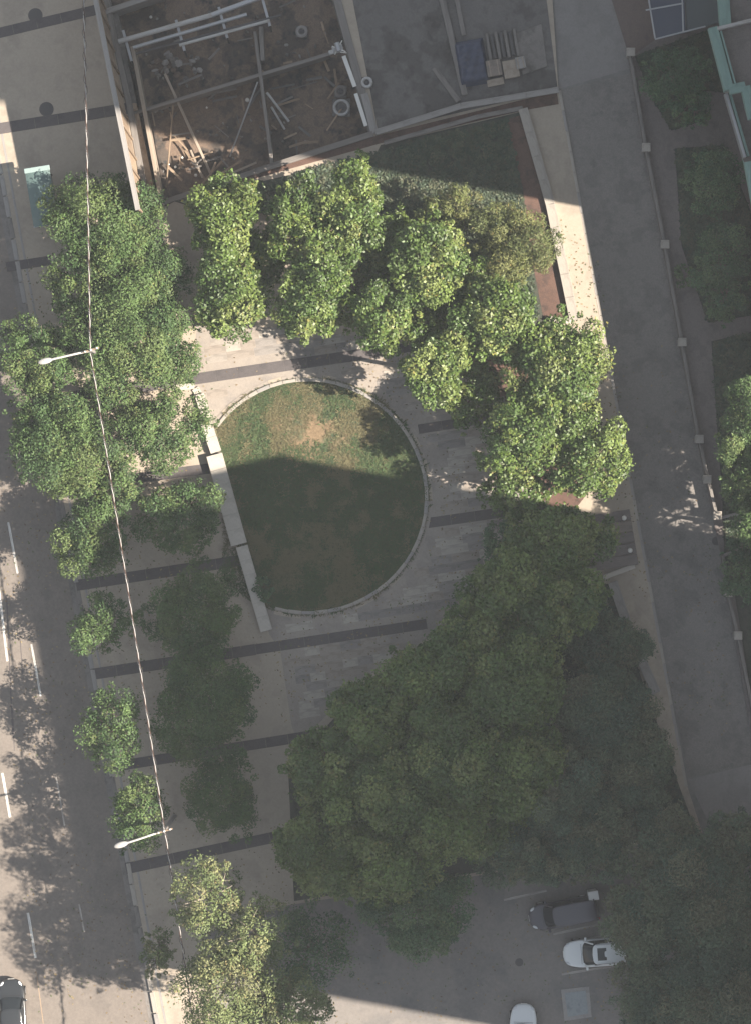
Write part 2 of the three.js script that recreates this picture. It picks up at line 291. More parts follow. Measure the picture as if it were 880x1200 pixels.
// ───────────────────────── planting beds, alley walls, garden paths ─────────────────────────
function wallRun(t, pts, w, h, base, cop, step = 1.6) {
  for (let k = 0; k + 1 < pts.length; k++) {
    const a = V(...pts[k]), b = V(...pts[k + 1]), L = a.distanceTo(b), n = Math.max(1, Math.round(L / step)); const p = a.clone(), q = b.clone(); p.y = q.y = (h - 0.08) / 2 - 0.1;
    mesh('wall_base', barGeo(p, q, w / PPM - 0.06, h - 0.08 + 0.18, 0.01), base, t);
    for (let i = 0; i < n; i++) { const c = a.clone().lerp(b, i / n), d = a.clone().lerp(b, (i + 1) / n - 0.012 / L); c.y = d.y = h - 0.05 + rr(-0.004, 0.004); mesh('coping_stone', barGeo(c, d, w / PPM, 0.1, 0.012), cop, t); }
  }
}
{
  const bedA = [[446, 170], [610, 131], [640, 241], [668, 374], [640, 378], [560, 420], [486, 402], [420, 335], [330, 250], [250, 250], [205, 236], [440, 182]];
  struct(mesh('planting_bed', sheetGeo(bedA), M.cover, null, 0.02), 'dark ground cover bed beside the excavation wall');
  struct(mesh('mulch_strip', sheetGeo([[592, 141], [611, 134], [640, 241], [670, 372], [636, 372], [622, 300], [612, 220]]), M.mulch, null, 0.026), 'reddish mulch along the bed wall');
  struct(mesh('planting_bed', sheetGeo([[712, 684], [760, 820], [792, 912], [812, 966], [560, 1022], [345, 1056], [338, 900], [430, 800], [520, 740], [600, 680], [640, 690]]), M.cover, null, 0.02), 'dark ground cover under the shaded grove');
  struct(mesh('planting_bed', sheetGeo([[500, 395], [640, 395], [690, 410], [702, 560], [640, 640], [620, 560], [590, 470]]), M.mulch, null, 0.016), 'brown mulch under the sunlit plaza trees');
  struct(mesh('gutter_strip', sheetGeo([[166, 247], [438, 160], [652, 107], [654, 122], [610, 130], [446, 168], [205, 236], [180, 250]]), M.mulch, null, 0.012), 'dark soil strip along the site wall');
  const w1 = thing('bed_wall', 'low stone wall between mulch bed and alley footpath', 'wall'); wallRun(w1, [[612, 128], [644, 240], [672, 376]], 11, 0.4, M.stoneGrey, M.kerb);
  const w2 = thing('bed_wall', 'low stone wall beside the shaded grove, starting at the brown steps', 'wall'); wallRun(w2, [[717, 682], [741, 752], [768, 812]], 11, 0.4, M.stoneGrey, M.stoneGrey);
  const w3 = thing('bed_wall', 'short white stone wall closing the end of the mulch bed', 'wall'); wallRun(w3, [[643, 374], [668, 377]], 6, 0.5, M.stone, M.stone);
  const bn = thing('litter_bin', 'small dark litter bin on the sunlit alley footpath', 'bin', [P(688, 405)[0], 0, P(688, 405)[1]], 0.1);
  mesh('body', rbox(0.5, 0.75, 0.3, 0, 0.38, 0, 0.04), M.steelDark, bn); mesh('lid', rbox(0.54, 0.06, 0.34, 0, 0.79, 0, 0.02), M.steelDark, bn);
  // footpath edge kerb along the alley
  const ak = thing('alley_kerb', 'thin pale kerb line between alley and its footpath', 'kerb');
  for (let y = 106; y < 905; y += 24) { const a = V(alleyX(y), y), b = V(alleyX(y + 23.6), y + 23.6); a.y = b.y = -0.068; mesh('kerb_stone', barGeo(a, b, 0.20, 0.16, 0.015), pick([M.stoneGrey, M.kerb]), ak, rr(-0.004, 0.004)); }
  // brown steps up from the alley
  const st = thing('garden_steps', 'worn brown stone steps between the grove and the alley', 'steps');
  const yk = [606, 619, 632, 645, 658];
  yk.forEach((y, i) => { const a = V(680 + i * 1.5, y + 6), b = V(738 + i * 2, y - 3); a.y = b.y = 0.05 + i * 0.045; mesh('tread', barGeo(a, b, 0.74, 0.10 + i * 0.09, 0.02), i === 1 ? M.warmStep : M.brickPath, st); });
  { const a = V(700, 679), b = V(743, 663); a.y = b.y = 0.16; mesh('edge_stone', barGeo(a, b, 0.34, 0.34, 0.02), M.stone, st); }
  for (const [x, y, l] of [[714, 512, 'white topped bollard light beside the sunlit tree and alley'], [731, 607, 'white topped bollard light at the brown steps, nearer the sunlit trees'], [738, 645, 'white topped bollard light at the brown steps, nearer the shaded grove']]) {
    const [wx, wz] = P(x, y, 0.9), t = thing('bollard_light', l, 'bollard', [wx, 0, wz], 0, 'bollard lights along the alley');
    mesh('post', new THREE.CylinderGeometry(0.07, 0.09, 0.75, 16).translate(0, 0.37, 0), M.steelDark, t); mesh('globe', new THREE.SphereGeometry(0.17, 20, 14).scale(1, 0.8, 1), M.white, t, 0.84);
  }
  // yard east of the alley
  const yard = mesh('yard', prismGeo([[wallX(-120), -120], [1500, -120], [1700, 960], [1000, 960], [wallX(893), 893], [wallX(640) + 2, 640], [wallX(600), 600]], -0.15, 0.02), M.brickPath); struct(yard, 'brown paved garden walks beside the low terrace building');
  struct(mesh('pavement', sheetGeo([[704, -40], [754, -40], [768, 46], [743, 64], [wallX(66), 68]]), M.redPath, null, 0.026), 'reddish paved strip beside the dark canopy');
  const beds = [[[743, 66], [832, 34], [851, 108], [818, 106], [826, 141], [786, 153], [768, 122]], [[790, 174], [848, 170], [880, 250], [890, 368], [829, 378], [812, 330], [798, 288]], [[833, 400], [892, 386], [940, 560], [960, 690], [858, 690], [848, 650], [846, 590]], [[852, 645], [960, 620], [1000, 900], [890, 880]]];
  beds.forEach((b, i) => struct(mesh('planting_bed', sheetGeo(b), M.cover, null, 0.026 + i * 0.004), ['hedged garden bed beside the dark canopy', 'long garden bed between the paved walks', 'garden bed under the sunlit yard tree', 'garden bed beside the gate opening'][i]));
  const gw = thing('garden_wall', 'long low garden wall with square pale pillars beside the alley', 'wall');
  const pil = [[737, 64], [755, 175], [777, 288], [797, 402], [817, 515], [826, 562], [838, 604]];
  wallRun(gw, [[737, 68], [755, 175], [777, 288], [797, 402], [817, 515], [838, 604]], 3.6, 0.75, M.brickPath, M.concrete, 2.2);
  for (const [x, y] of pil) { const p = mesh('pillar', rbox(0.46, 1.2, 0.46, P(x, y)[0], 0.5, P(x, y)[1], 0.02), M.stoneGrey, gw); mesh('cap', rbox(0.58, 0.1, 0.58, P(x, y)[0], 1.14, P(x, y)[1], 0.03), M.kerb, p); }
  const gw2 = thing('garden_wall', 'short garden wall run with two pillars beyond the gate opening', 'wall');
  wallRun(gw2, [[868, 642], [845, 651], [852, 700], [863, 746], [884, 850]], 3.6, 0.75, M.brickPath, M.concrete, 2.2);
  for (const [x, y] of [[851, 694], [862, 744]]) { const p = mesh('pillar', rbox(0.46, 1.2, 0.46, P(x, y)[0], 0.5, P(x, y)[1], 0.02), M.stoneGrey, gw2); mesh('cap', rbox(0.58, 0.1, 0.58, P(x, y)[0], 1.14, P(x, y)[1], 0.03), M.kerb, p); }
  const gw3 = thing('garden_wall', 'thin rail wall turning into the yard at the gate opening', 'wall'); wallRun(gw3, [[842, 607], [862, 602], [870, 620]], 3.5, 0.7, M.brickPath, M.stoneGrey, 2.2);
  const mh = thing('manhole_cover', 'small dark drain cover in the alley by the gate opening', 'manhole', [P(839, 634)[0], -0.135, P(839, 634)[1]]); mesh('rim', new THREE.CylinderGeometry(0.3, 0.3, 0.012, 24), M.band, mh); mesh('lid', new THREE.CylinderGeometry(0.24, 0.24, 0.02, 24), M.ironLid, mh, 0.003);
}

// ───────────────────────── buildings ─────────────────────────
{
  const T = 9.35;                                                       // low terrace building with teal parapets
  const at = (pts, h) => pts.map(([x, y]) => { const [a, b] = P(x, y, h); return [a * PPM + 440, b * PPM + 600]; });
  const b = thing('terrace_building', 'low flat roofed building with teal parapets and gravel roofs', 'building');
  const main = at([[838, -160], [843, 32], [829, 34], [848, 108], [876, 101], [886, 140], [1010, 112], [1010, -160]], T);
  const lower = at([[848, 110], [874, 103], [886, 142], [1010, 115], [1010, 190], [871, 190]], 7.4);
  const south = at([[871, 189], [882, 250], [891, 300], [940, 546], [1010, 534], [1010, 160]], T);
  const annex = at([[940, 549], [956, 632], [1010, 620], [1010, 539]], 6);
  const back = pts => pts.map(([x, y]) => [x < 1000 ? x + 26 : x - 2, y]);
  mesh('wall', prismGeo(back(main), 0, T - 0.3), M.facade, b); mesh('wall', prismGeo(back(lower), 0, 7.1), M.facade, b); mesh('wall', prismGeo(back(south), 0, T - 0.303), M.facade, b);
  mesh('wall', prismGeo(back(annex), 0, 5.7), M.facade, b); mesh('roof_slab', prismGeo(annex, 5.7, 6), M.teal, b); mesh('roof', sheetGeo(annex), M.roofGravel, b, 6.02);
  mesh('roof_slab', prismGeo(main, T - 0.3, T), M.teal, b); mesh('roof_slab', prismGeo(lower, 7.1, 7.4), M.teal, b); mesh('roof_slab', prismGeo(south, T - 0.303, T - 0.003), M.teal, b);
  const inset = (pts, d) => { const cx = pts.reduce((s, p) => s + p[0], 0) / pts.length, cy = pts.reduce((s, p) => s + p[1], 0) / pts.length; return pts.map(([x, y]) => [x + (cx - x) * d, y + (cy - y) * d]); };
  mesh('roof', sheetGeo(main), M.roofGravel, b, T + 0.02); mesh('roof', sheetGeo(lower), M.roofGravel, b, 7.42); mesh('roof', sheetGeo(south), M.roofGravel, b, T + 0.018);
  const edge = (pts, h, w, hh, m, name = 'parapet') => { for (let i = 0; i + 1 < pts.length; i++) { const p = V(pts[i][0], pts[i][1], h), q = V(pts[i + 1][0], pts[i + 1][1], h); p.y = q.y = h + hh / 2 - 0.1; mesh(name, barGeo(p, q, w, hh, 0.02), m, b, i * 0.003); } };
  edge([[842, -160], [846, -10], [849, 33]], T, 0.75, 0.55, M.teal);
  edge([[834, 33], [853, 106], [872, 102], [881, 140]], T, 0.62, 0.58, M.teal);
  edge([[839, 35], [900, 20]], T, 0.22, 0.7, M.steelPale, 'railing');
  edge([[843, 38], [860, 100]], T, 0.10, 0.75, M.teal, 'railing');
  edge([[849, 111], [871, 186]], 7.4, 0.20, 0.8, M.steel, 'railing'); edge([[854, 112], [875, 184]], 7.4, 0.18, 0.7, M.teal, 'railing');
  edge([[876, 190], [887, 250], [896, 300], [944, 546]], T, 0.62, 0.58, M.teal);
  for (let i = 0; i < 8; i++) { const y = 205 + i * 33, x = 869 + (y - 189) * 0.191; for (const h of [1.6, 5.0, 8.2]) { const p = V(x - 0.4 + (h - T) * 0, y, 0), q = V(x - 0.4 + 18 * 0.191, y + 18, 0); const [px, pz] = P(x + 27, y, T), [qx, qz] = P(x + 30.4, y + 18, T); mesh('window', barGeo(new THREE.Vector3(px, h, pz), new THREE.Vector3(qx, h, qz), 0.12, 1.3), M.glass, b); } }
  const c = thing('entrance_canopy', 'dark navy flat canopy roof beside the terrace building', 'canopy');
  const cp = at([[753, -60], [799, -60], [803, 38], [767, 46]], 3.2), cp2 = at([[800, -60], [837, -60], [842, 26], [804, 38]], 3.0);
  mesh('roof_panel', prismGeo(cp, 3.0, 3.2), M.navy, c); mesh('roof_panel', prismGeo(cp2, 2.8, 3.0), flat(0.075, 0.09, 0.095, { roughness: 0.5 }), c);
  for (const [x0, y0, x1, y1] of [[797, -60, 800, 37], [753, -40, 767, 45], [756, 12, 800, 4], [767, 46, 826, 31]]) { const p = V(x0, y0, 3.2), q = V(x1, y1, 3.2); p.y = q.y = 3.24; mesh('seam', barGeo(p, q, 0.10, 0.07), M.steel, c); }
  for (const [x, y] of [[767, 43], [803, 35], [834, 26], [757, -50], [800, -55], [832, -52]]) mesh('post', rodGeo(new THREE.Vector3(P(x, y)[0], 0, P(x, y)[1]), new THREE.Vector3(P(x, y)[0], 2.9, P(x, y)[1]), 0.06), M.steelDark, c);
  // towers east of the block; their long shadows cross the plaza
  const tower = (label, base, h, floors) => {
    const t = thing('tower', label, 'tower'); mesh('wall', prismGeo(base, -0.15, h), M.facade, t); mesh('roof', sheetGeo(base), M.roofGravel, t, h + 0.03);
    for (let f = 1; f <= floors; f++) { const y = h * f / (floors + 0.4);
      for (let i = 0; i < base.length; i++) { const a = V(...base[i]), b2 = V(...base[(i + 1) % base.length]); a.y = b2.y = y; const L = a.distanceTo(b2), n = Math.floor(L / 3.2); for (let k = 0; k < n; k++) { const p = a.clone().lerp(b2, (k + 0.22) / n), q = a.clone().lerp(b2, (k + 0.78) / n); mesh('window', barGeo(p, q, 0.1, 1.5), M.glass, t); } } }
    for (let i = 0; i < base.length; i++) { const a = V(...base[i]), b2 = V(...base[(i + 1) % base.length]); a.y = b2.y = h + 0.25; mesh('parapet', barGeo(a, b2, 0.3, 0.6), M.facade, t, i * 0.004); }
  };
  tower('tall tower behind the low terrace building', [[905, -260], [1006, 301], [1300, 250], [1220, -300]], 62, 18);
  tower('tall slab tower beyond the grove side of the alley', [[1018, 780], [1113, 1299], [1249, 1275], [1152, 756]], 53.4, 15);
  tower('lower tower wing joining the slab tower beyond the garden', [[1004, 708], [1016, 776], [1152, 752], [1140, 680]], 43, 12);
}

// ───────────────────────── excavation and building site ─────────────────────────
{
  const D = -2.1, pr = rng(901);
  // uneven earth floor
  const [x0, z0] = P(70, -120), [x1, z1] = P(460, 270), g = new THREE.PlaneGeometry(x1 - x0, z1 - z0, 90, 90).rotateX(-Math.PI / 2).translate((x0 + x1) / 2, D, (z0 + z1) / 2);
  const po = g.attributes.position, uv = g.attributes.uv;
  for (let i = 0; i < po.count; i++) { const x = po.getX(i), z = po.getZ(i), n = nBlot[((Math.floor(Math.abs(x) * 20) % NS) + NS * (Math.floor(Math.abs(z) * 20) % NS))]; po.setY(i, D + (n - 0.5) * 0.7); uv.setXY(i, x, z); }
  g.computeVertexNormals();
  const pit = mesh('excavation', g, M.pitFloor); struct(pit, 'earth floor of the open excavation');
  const W = (a, b, w, y0, y1, m, name = 'retaining_wall') => { const p = V(...a), q = V(...b); p.y = q.y = (y0 + y1) / 2; return mesh(name, barGeo(p, q, w, y1 - y0, 0.02), m, pit); };
  W([112, -60], [128, 12], 0.4, D - 0.5, 0.05, M.concrete); W([128, 12], [152, 122], 0.4, D - 0.5, 0.05, M.concrete); W([152, 122], [174, 247], 0.4, D - 0.5, 0.05, M.concrete);
  const sc = thing('site_screen', 'tall panelled screen wall on the street side of the excavation', 'wall'), SH = 7.5;
  const scr = [[100, -60], [115, 12], [137, 122], [162, 246]];
  for (let k = 0; k + 1 < scr.length; k++) { const a = V(...scr[k], SH), b = V(...scr[k + 1], SH), L = a.distanceTo(b), n = Math.round(L / 1.5); for (let i = 0; i < n; i++) { const p = a.clone().lerp(b, i / n), q = a.clone().lerp(b, (i + 1) / n - 0.02 / L); p.y = q.y = SH / 2 - 0.05; mesh('panel', barGeo(p, q, 0.16, SH, 0.01), pick([M.ledge, M.ledge, M.timber]), sc); const c = q.clone(); mesh('post', rbox(0.14, SH + 0.1, 0.14, c.x + 0.14, SH / 2 - 0.06, c.z, 0.02, 1), M.timber, sc); }
    const p = a.clone(), q = b.clone(); p.y = q.y = SH - 0.02; mesh('cap_rail', barGeo(p, q, 0.34, 0.12, 0.02), M.stoneGrey, sc, k * 0.003); }
  W([163, 247], [300, 201], 0.36, D - 0.5, 0.12, M.concrete); W([300, 201], [437, 157], 0.40, D - 0.5, 0.20, M.concrete); W([437, 156], [390, -20], 0.55, D - 0.5, 0.10, M.concrete); W([390, -20], [372, -96], 0.55, D - 0.5, 0.11, M.concrete);
  mesh('ledge', prismGeo([[153, 120], [160, 120], [186, 246], [174, 250]], D - 0.4, -0.35), M.ledge, pit);
  mesh('ledge', prismGeo([[130, 14], [138, 14], [160, 119], [153, 119]], D - 0.4, -0.55), M.concrete, pit);
  const beam = (label, a, b, w, y0, y1, m, tilt) => { const p = V(...a), q = V(...b); p.y = (y0 + y1) / 2; q.y = p.y + (tilt || 0); return tag(mesh('foundation_beam', barGeo(p, q, w, y1 - y0, 0.015), m), label, 'beam'); };
  beam('long concrete ground beam running beside the sunlit ledge', [156, 55], [191, 243], 0.26, D - 0.4, 0.30, M.timberPale);
  beam('concrete beam crossing the excavation from the ledge to the winch', [142, 136], [386, 62], 0.24, D - 0.4, -0.35, M.concrete);
  beam('concrete cross beam under the white pipe end, running down the pit', [299, 36], [319, 192], 0.24, D - 0.4, -0.25, M.concrete);
  beam('short concrete beam beside the white pipe end', [306, 30], [308, 70], 0.28, D - 0.4, -0.32, M.concrete);
  beam('concrete edge beam at the street corner of the pit', [118, 16], [190, -8], 0.36, D - 0.4, 0.16, M.stoneGrey);
  // gantry of long pipes over the pit
  const pipe = (label, a, b, r, y, m) => { const p = V(...a), q = V(...b); p.y = q.y = y; return tag(mesh('steel_pipe', rodGeo(p, q, r, r, 12), m), label, 'pipe', 'long pipes laid over the excavation'); };
  const PY = 0.35;
  pipe('thick pale pipe, farthest from the rubble heap of the parallel pipes', [140, 50], [249, 19], 0.17, PY + 0.10, M.steelPale);
  pipe('thick grey pipe continuing the line towards the street end', [249, 19], [340, -14], 0.18, PY + 0.11, M.steel);
  pipe('grey middle pipe of the parallel pipes over the pit', [157, 57], [290, 18], 0.13, PY + 0.06, M.steel);
  pipe('white pipe, nearest the rubble heap of the parallel pipes over the pit', [211, 54], [317, 25], 0.11, PY + 0.04, M.steelPale);
  pipe('thin grey pipe between the middle and white pipes', [160, 64], [330, 19], 0.09, PY + 0.02, M.steelDark);
  for (const [x, y, dx] of [[150, 54, 'left'], [212, 42, 'mid'], [262, 27, 'third'], [312, 13, 'right']]) {
    const t = thing('pipe_trestle', { left: 'steel trestle under the pipe ends near the ledge', mid: 'steel trestle under the start of the white pipe', third: 'steel trestle midway under the parallel pipes', right: 'steel trestle under the white pipe end' }[dx], 'trestle');
    const a = V(x - 5, y - 18), b = V(x + 5, y + 18); a.y = b.y = PY - 0.17; mesh('cross_bar', barGeo(a, b, 0.18, 0.2), M.steel, t);
    for (const e of [a, b]) mesh('leg', rodGeo(new THREE.Vector3(e.x, D - 0.3, e.z), new THREE.Vector3(e.x, PY - 0.2, e.z), 0.07), M.steelDark, t);
  }
  // braces and boards in the pit
  const stick = (name, label, cat, a, ya, b, yb, w, h, m, grp) => { const p = V(...a), q = V(...b); p.y = ya; q.y = yb; return tag(mesh(name, barGeo(p, q, w, h, 0.01), m), label, cat, grp); };
  stick('brace', 'long timber brace slanting down into the sunlit earth', 'brace', [193, 85], -0.45, [247, 203], D + 0.25, 0.17, 0.17, M.timberPale);
  stick('brace', 'thin brace dropping beside the long slanting brace', 'brace', [203, 122], -0.4, [193, 216], D + 0.2, 0.09, 0.09, M.timber);
  stick('brace', 'thin brace leaning from cross beam toward sunlit boards', 'brace', [302, 95], -0.4, [268, 180], D + 0.25, 0.09, 0.09, M.steel);
  stick('brace', 'short doubled brace leaning against the cross beam', 'brace', [313, 108], -0.2, [338, 139], D + 0.6, 0.16, 0.12, M.steelPale); stick('brace', 'dull brace beneath the short doubled brace', 'brace', [318, 124], -0.6, [333, 148], D + 0.5, 0.14, 0.12, M.steelPale);
  const bd = [[212, 168, 240, 208], [222, 172, 236, 205], [262, 182, 236, 212], [300, 187, 238, 214], [282, 185, 246, 208], [304, 198, 238, 220], [252, 187, 243, 208], [300, 205, 252, 222], [225, 215, 250, 222]];
  bd.forEach(([a, b, c, d], i) => stick('board', 'loose timber board lying in the sunlit earth fan of boards', 'board', [a, b], D + 0.30 + i * 0.05, [c, d], D + 0.36 + i * 0.05, 0.14, 0.06, i % 2 ? M.timberPale : M.timber, 'boards fanned out in the pit'));
  // rubble heap and scattered pieces
  const rub = new THREE.DodecahedronGeometry(0.2, 0);
  for (let i = 0; i < 34; i++) { const a = pr() * 6.28, r = Math.pow(pr(), 0.7) * 34, m = mesh('rubble_chunk', rub, pick([M.stoneGrey, M.concrete, M.slabSite, M.pitFloor], pr)); const [x, z] = P(203 + Math.cos(a) * r, 73 + Math.sin(a) * r * 0.5); m.position.set(x, D + 0.25 + (1 - r / 34) * 0.5, z); m.scale.set(0.5 + pr() * 1.1, 0.4 + pr() * 0.7, 0.5 + pr() * 1.1); m.rotation.set(pr() * 3, pr() * 3, pr() * 3); tag(m, 'broken concrete chunk in the rubble heap beside the pipes', 'rubble', 'rubble heap in the pit'); }
  for (const [x, y, s] of [[143, 123, 0.8], [212, 181, 0.55], [196, 189, 0.5], [204, 192, 0.6], [228, 202, 0.75], [271, 201, 0.85], [157, 202, 0.8], [241, 122, 0.5], [289, 113, 1.0], [129, 24, 0.8], [175, 15, 0.7]]) { const m = mesh('rubble_chunk', rub, x === 157 ? M.ledge : M.white), inL = x < 170; const [wx, wz] = P(x, y); m.position.set(wx, inL ? -0.22 : D + 0.38, wz); m.scale.setScalar(s * 0.8); m.rotation.set(x, y, 1); tag(m, 'small pale stone scattered on the pit earth', 'rubble', 'pale stones scattered in the pit'); }
  for (let i = 0; i < 170; i++) { const px = rr(165, 425, pr), py = rr(0, 200, pr); if (py > 240 - (px - 166) * 0.3 - 14 || px < 150 + py * 0.19 || px > 385 + py * 0.2) continue; const big = pr() < 0.45;
    if (big) { const a = V(px, py), l = rr(8, 34, pr), t = pick([-0.28, -0.28, 1.35, 0.7, 2.2], pr) + rr(-0.2, 0.2, pr), b = V(px + Math.cos(t) * l, py + Math.sin(t) * l); a.y = b.y = D + 0.42; b.y += 0.08; tag(mesh('scrap_board', barGeo(a, b, rr(0.06, 0.2, pr), 0.05, 0.006), pick([M.concrete, M.timber, M.ledge, M.slabSite], pr)), 'scrap board or bar lying on the shaded pit floor', 'scrap', 'scrap lying about the pit floor'); }
    else { const m = mesh('rubble_chunk', rub, pick([M.concrete, M.slabSite, M.stoneGrey], pr)); const [x, z] = P(px, py); m.position.set(x, D + 0.3, z); m.scale.set(rr(0.3, 0.9, pr), rr(0.3, 0.6, pr), rr(0.3, 0.9, pr)); m.rotation.set(pr() * 3, pr() * 3, pr() * 3); tag(m, 'dull lump of spoil lying on the pit floor', 'rubble', 'lumps of spoil on the pit floor'); } }
  // slab at grade with shaft rings, planks, stores
  const slab = mesh('site_slab', sheetGeo([[395, -96], [443, 154], [653, 105], [628, -96]]), M.slabSite, null, 0.006); struct(slab, 'dirty concrete slab of the building site');
  const sw = thing('site_wall', 'low concrete upstand between the site slab and the planted bed', 'wall'); wallRun(sw, [[440, 156], [540, 125], [654, 106]], 7, 0.45, M.concrete, M.stoneGrey, 2.0);
  const sw2 = thing('site_wall', 'second low concrete kerb along the edge of the planted bed', 'wall'); wallRun(sw2, [[450, 168], [560, 137], [612, 127]], 5, 0.25, M.concrete, M.concrete, 2.0);
  const shaft = (label, x, y, r, ph, m) => { const [wx, wz] = P(x, y), t = thing('shaft_ring', label, 'shaft', [wx, ph, wz]); mesh('collar', new THREE.TorusGeometry(r, 0.11, 10, 28).rotateX(Math.PI / 2), m, t, 0.08); mesh('base', rbox(r * 2.5, 0.1, r * 2.5, 0, 0, 0, 0.03), M.slabSite, t); mesh('cap', rbox(r * 0.9, 0.12, r * 0.7, 0.05, 0.09, 0, 0.04), M.steelDark, t); };
  shaft('large white ringed shaft collar in the pit corner', 400, 122, 0.50, D + 0.3, M.steelPale); shaft('small pale ringed shaft collar beside the pit wall', 430, 97, 0.30, 0.06, M.steelPale); shaft('pale ringed shaft collar beside the white pipe end in the pit', 353, 32, 0.32, D + 0.3, M.stoneGrey); shaft('dull ringed shaft collar beside the large white one', 399, 103, 0.34, D + 0.3, M.concrete);
  const pl = (label, a, b, w, y, m, h = 0.1) => { const p = V(...a), q = V(...b); p.y = q.y = y; tag(mesh('plank', barGeo(p, q, w, h, 0.01), m), label, 'plank'); };
  pl('white plank on the pit wall beside the winch', [403, 66], [416, 102], 0.28, 0.17, M.white); pl('white plank on the pit wall beside the wide grey board', [417, 110], [429, 148], 0.26, 0.17, M.white); pl('wide grey board beside a white plank on the pit wall', [427, 110], [439, 157], 0.5, 0.14, M.stoneGrey);
  pl('long grey timber lying up the site slab', [513, -20], [544, 112], 0.42, 0.16, M.concrete, 0.3); pl('grey timber ending at the blue tarp', [531, -20], [543, 42], 0.3, 0.12, M.concrete, 0.2); pl('old plank lying askew near the long grey timber', [508, 80], [537, 119], 0.36, 0.09, M.concrete, 0.14);
  // drilling head: small machine on the pit wall
  const dr = thing('winch', 'small pale winch of rods and plates standing on the pit wall', 'winch', [P(396, 58)[0], 0.1, P(396, 58)[1]], 0.3);
  mesh('plate', rbox(0.75, 0.08, 0.5, 0, 0.06, 0, 0.02), M.steelPale, dr); mesh('drum', new THREE.CylinderGeometry(0.2, 0.2, 0.6, 16).rotateX(Math.PI / 2).translate(0.05, 0.34, -0.1), M.steel, dr); mesh('motor', rbox(0.34, 0.3, 0.3, -0.5, 0.2, 0.1, 0.05), M.steelPale, dr); for (const s of [-1, 1]) mesh('frame_side', rodGeo(new THREE.Vector3(-0.3, 0.05, 0.3 * s), new THREE.Vector3(0.45, 0.55, -0.4 * s), 0.04), M.white, dr); mesh('crank', rodGeo(new THREE.Vector3(0.1, 0.35, 0.3), new THREE.Vector3(0.5, 0.5, 0.5), 0.035), M.white, dr);
  // blue tarp, timber bundle, crates, concrete pad
  const tg = new THREE.PlaneGeometry(36 / PPM, 54 / PPM, 24, 30).rotateX(-Math.PI / 2), tp = tg.attributes.position; for (let i = 0; i < tp.count; i++) { const x = tp.getX(i), z = tp.getZ(i), e = Math.max(Math.abs(x) / (18 / PPM), Math.abs(z) / (27 / PPM)); tp.setY(i, (1 - sstep(0.8, 1, e)) * 0.55 + 0.02 + 0.05 * Math.sin(x * 9 + z * 4) * (1 - e * 0.5) + 0.03 * Math.sin(z * 13)); } tg.computeVertexNormals();
  const tpm = mesh('tarpaulin', tg, Object.assign(M.tarp, { side: THREE.DoubleSide })); tpm.position.set(P(552, 74)[0], 0.02, P(552, 74)[1]); tpm.rotation.y = 0.17; tag(tpm, 'dark blue tarpaulin draped over stores on the site slab', 'tarpaulin');
  const tb = thing('timber_stack', 'stack of alternating dark and pale timbers beside the blue tarp', 'timber', [P(588, 53)[0], 0, P(588, 53)[1]], 0.17);
  for (let i = 0; i < 7; i++) mesh('timber', rbox(0.2, 0.22, 1.9 - (i % 2) * 0.2, -0.96 + i * 0.32, 0.13, 0, 0.015, 1), i % 2 ? M.steelDark : M.concrete, tb);
  const cr = (label, x, y, w, d, h, m, turn, lid) => { const t = thing('crate', label, 'crate', [P(x, y)[0], 0.006, P(x, y)[1]], turn, 'crates beside the timber stack'); mesh('box', rbox(w, h, d, 0, h / 2, 0, 0.03), m, t); mesh('lid', rbox(w + 0.06, 0.05, d + 0.06, 0, h + 0.03, 0, 0.015), lid || m, t); for (const s of [-1, 1]) mesh('batten', box(0.07, 0.03, d, s * w * 0.3, h + 0.07, 0), M.timberPale, t); };
  cr('rusty brown crate beside the blue tarp', 578, 81, 0.95, 1.05, 0.5, M.warmStep, 0.17); cr('pale wide crate touching the timber stack', 598, 82, 1.0, 1.15, 0.45, M.timberPale, 0.17); cr('small pale crate at the outer end of crate row', 609, 75, 0.6, 0.75, 0.6, M.stoneGrey, 0.2); cr('low dull crate in front of the rusty crate', 580, 97, 1.1, 0.42, 0.3, M.timberPale, 0.2);
  tag(mesh('concrete_pad', prismGeo([[602, 40], [634, 28], [641, 78], [612, 88]], 0, 0.1, [], 0.02), M.concrete), 'low concrete pad beside the crates on the site slab', 'pad');
}

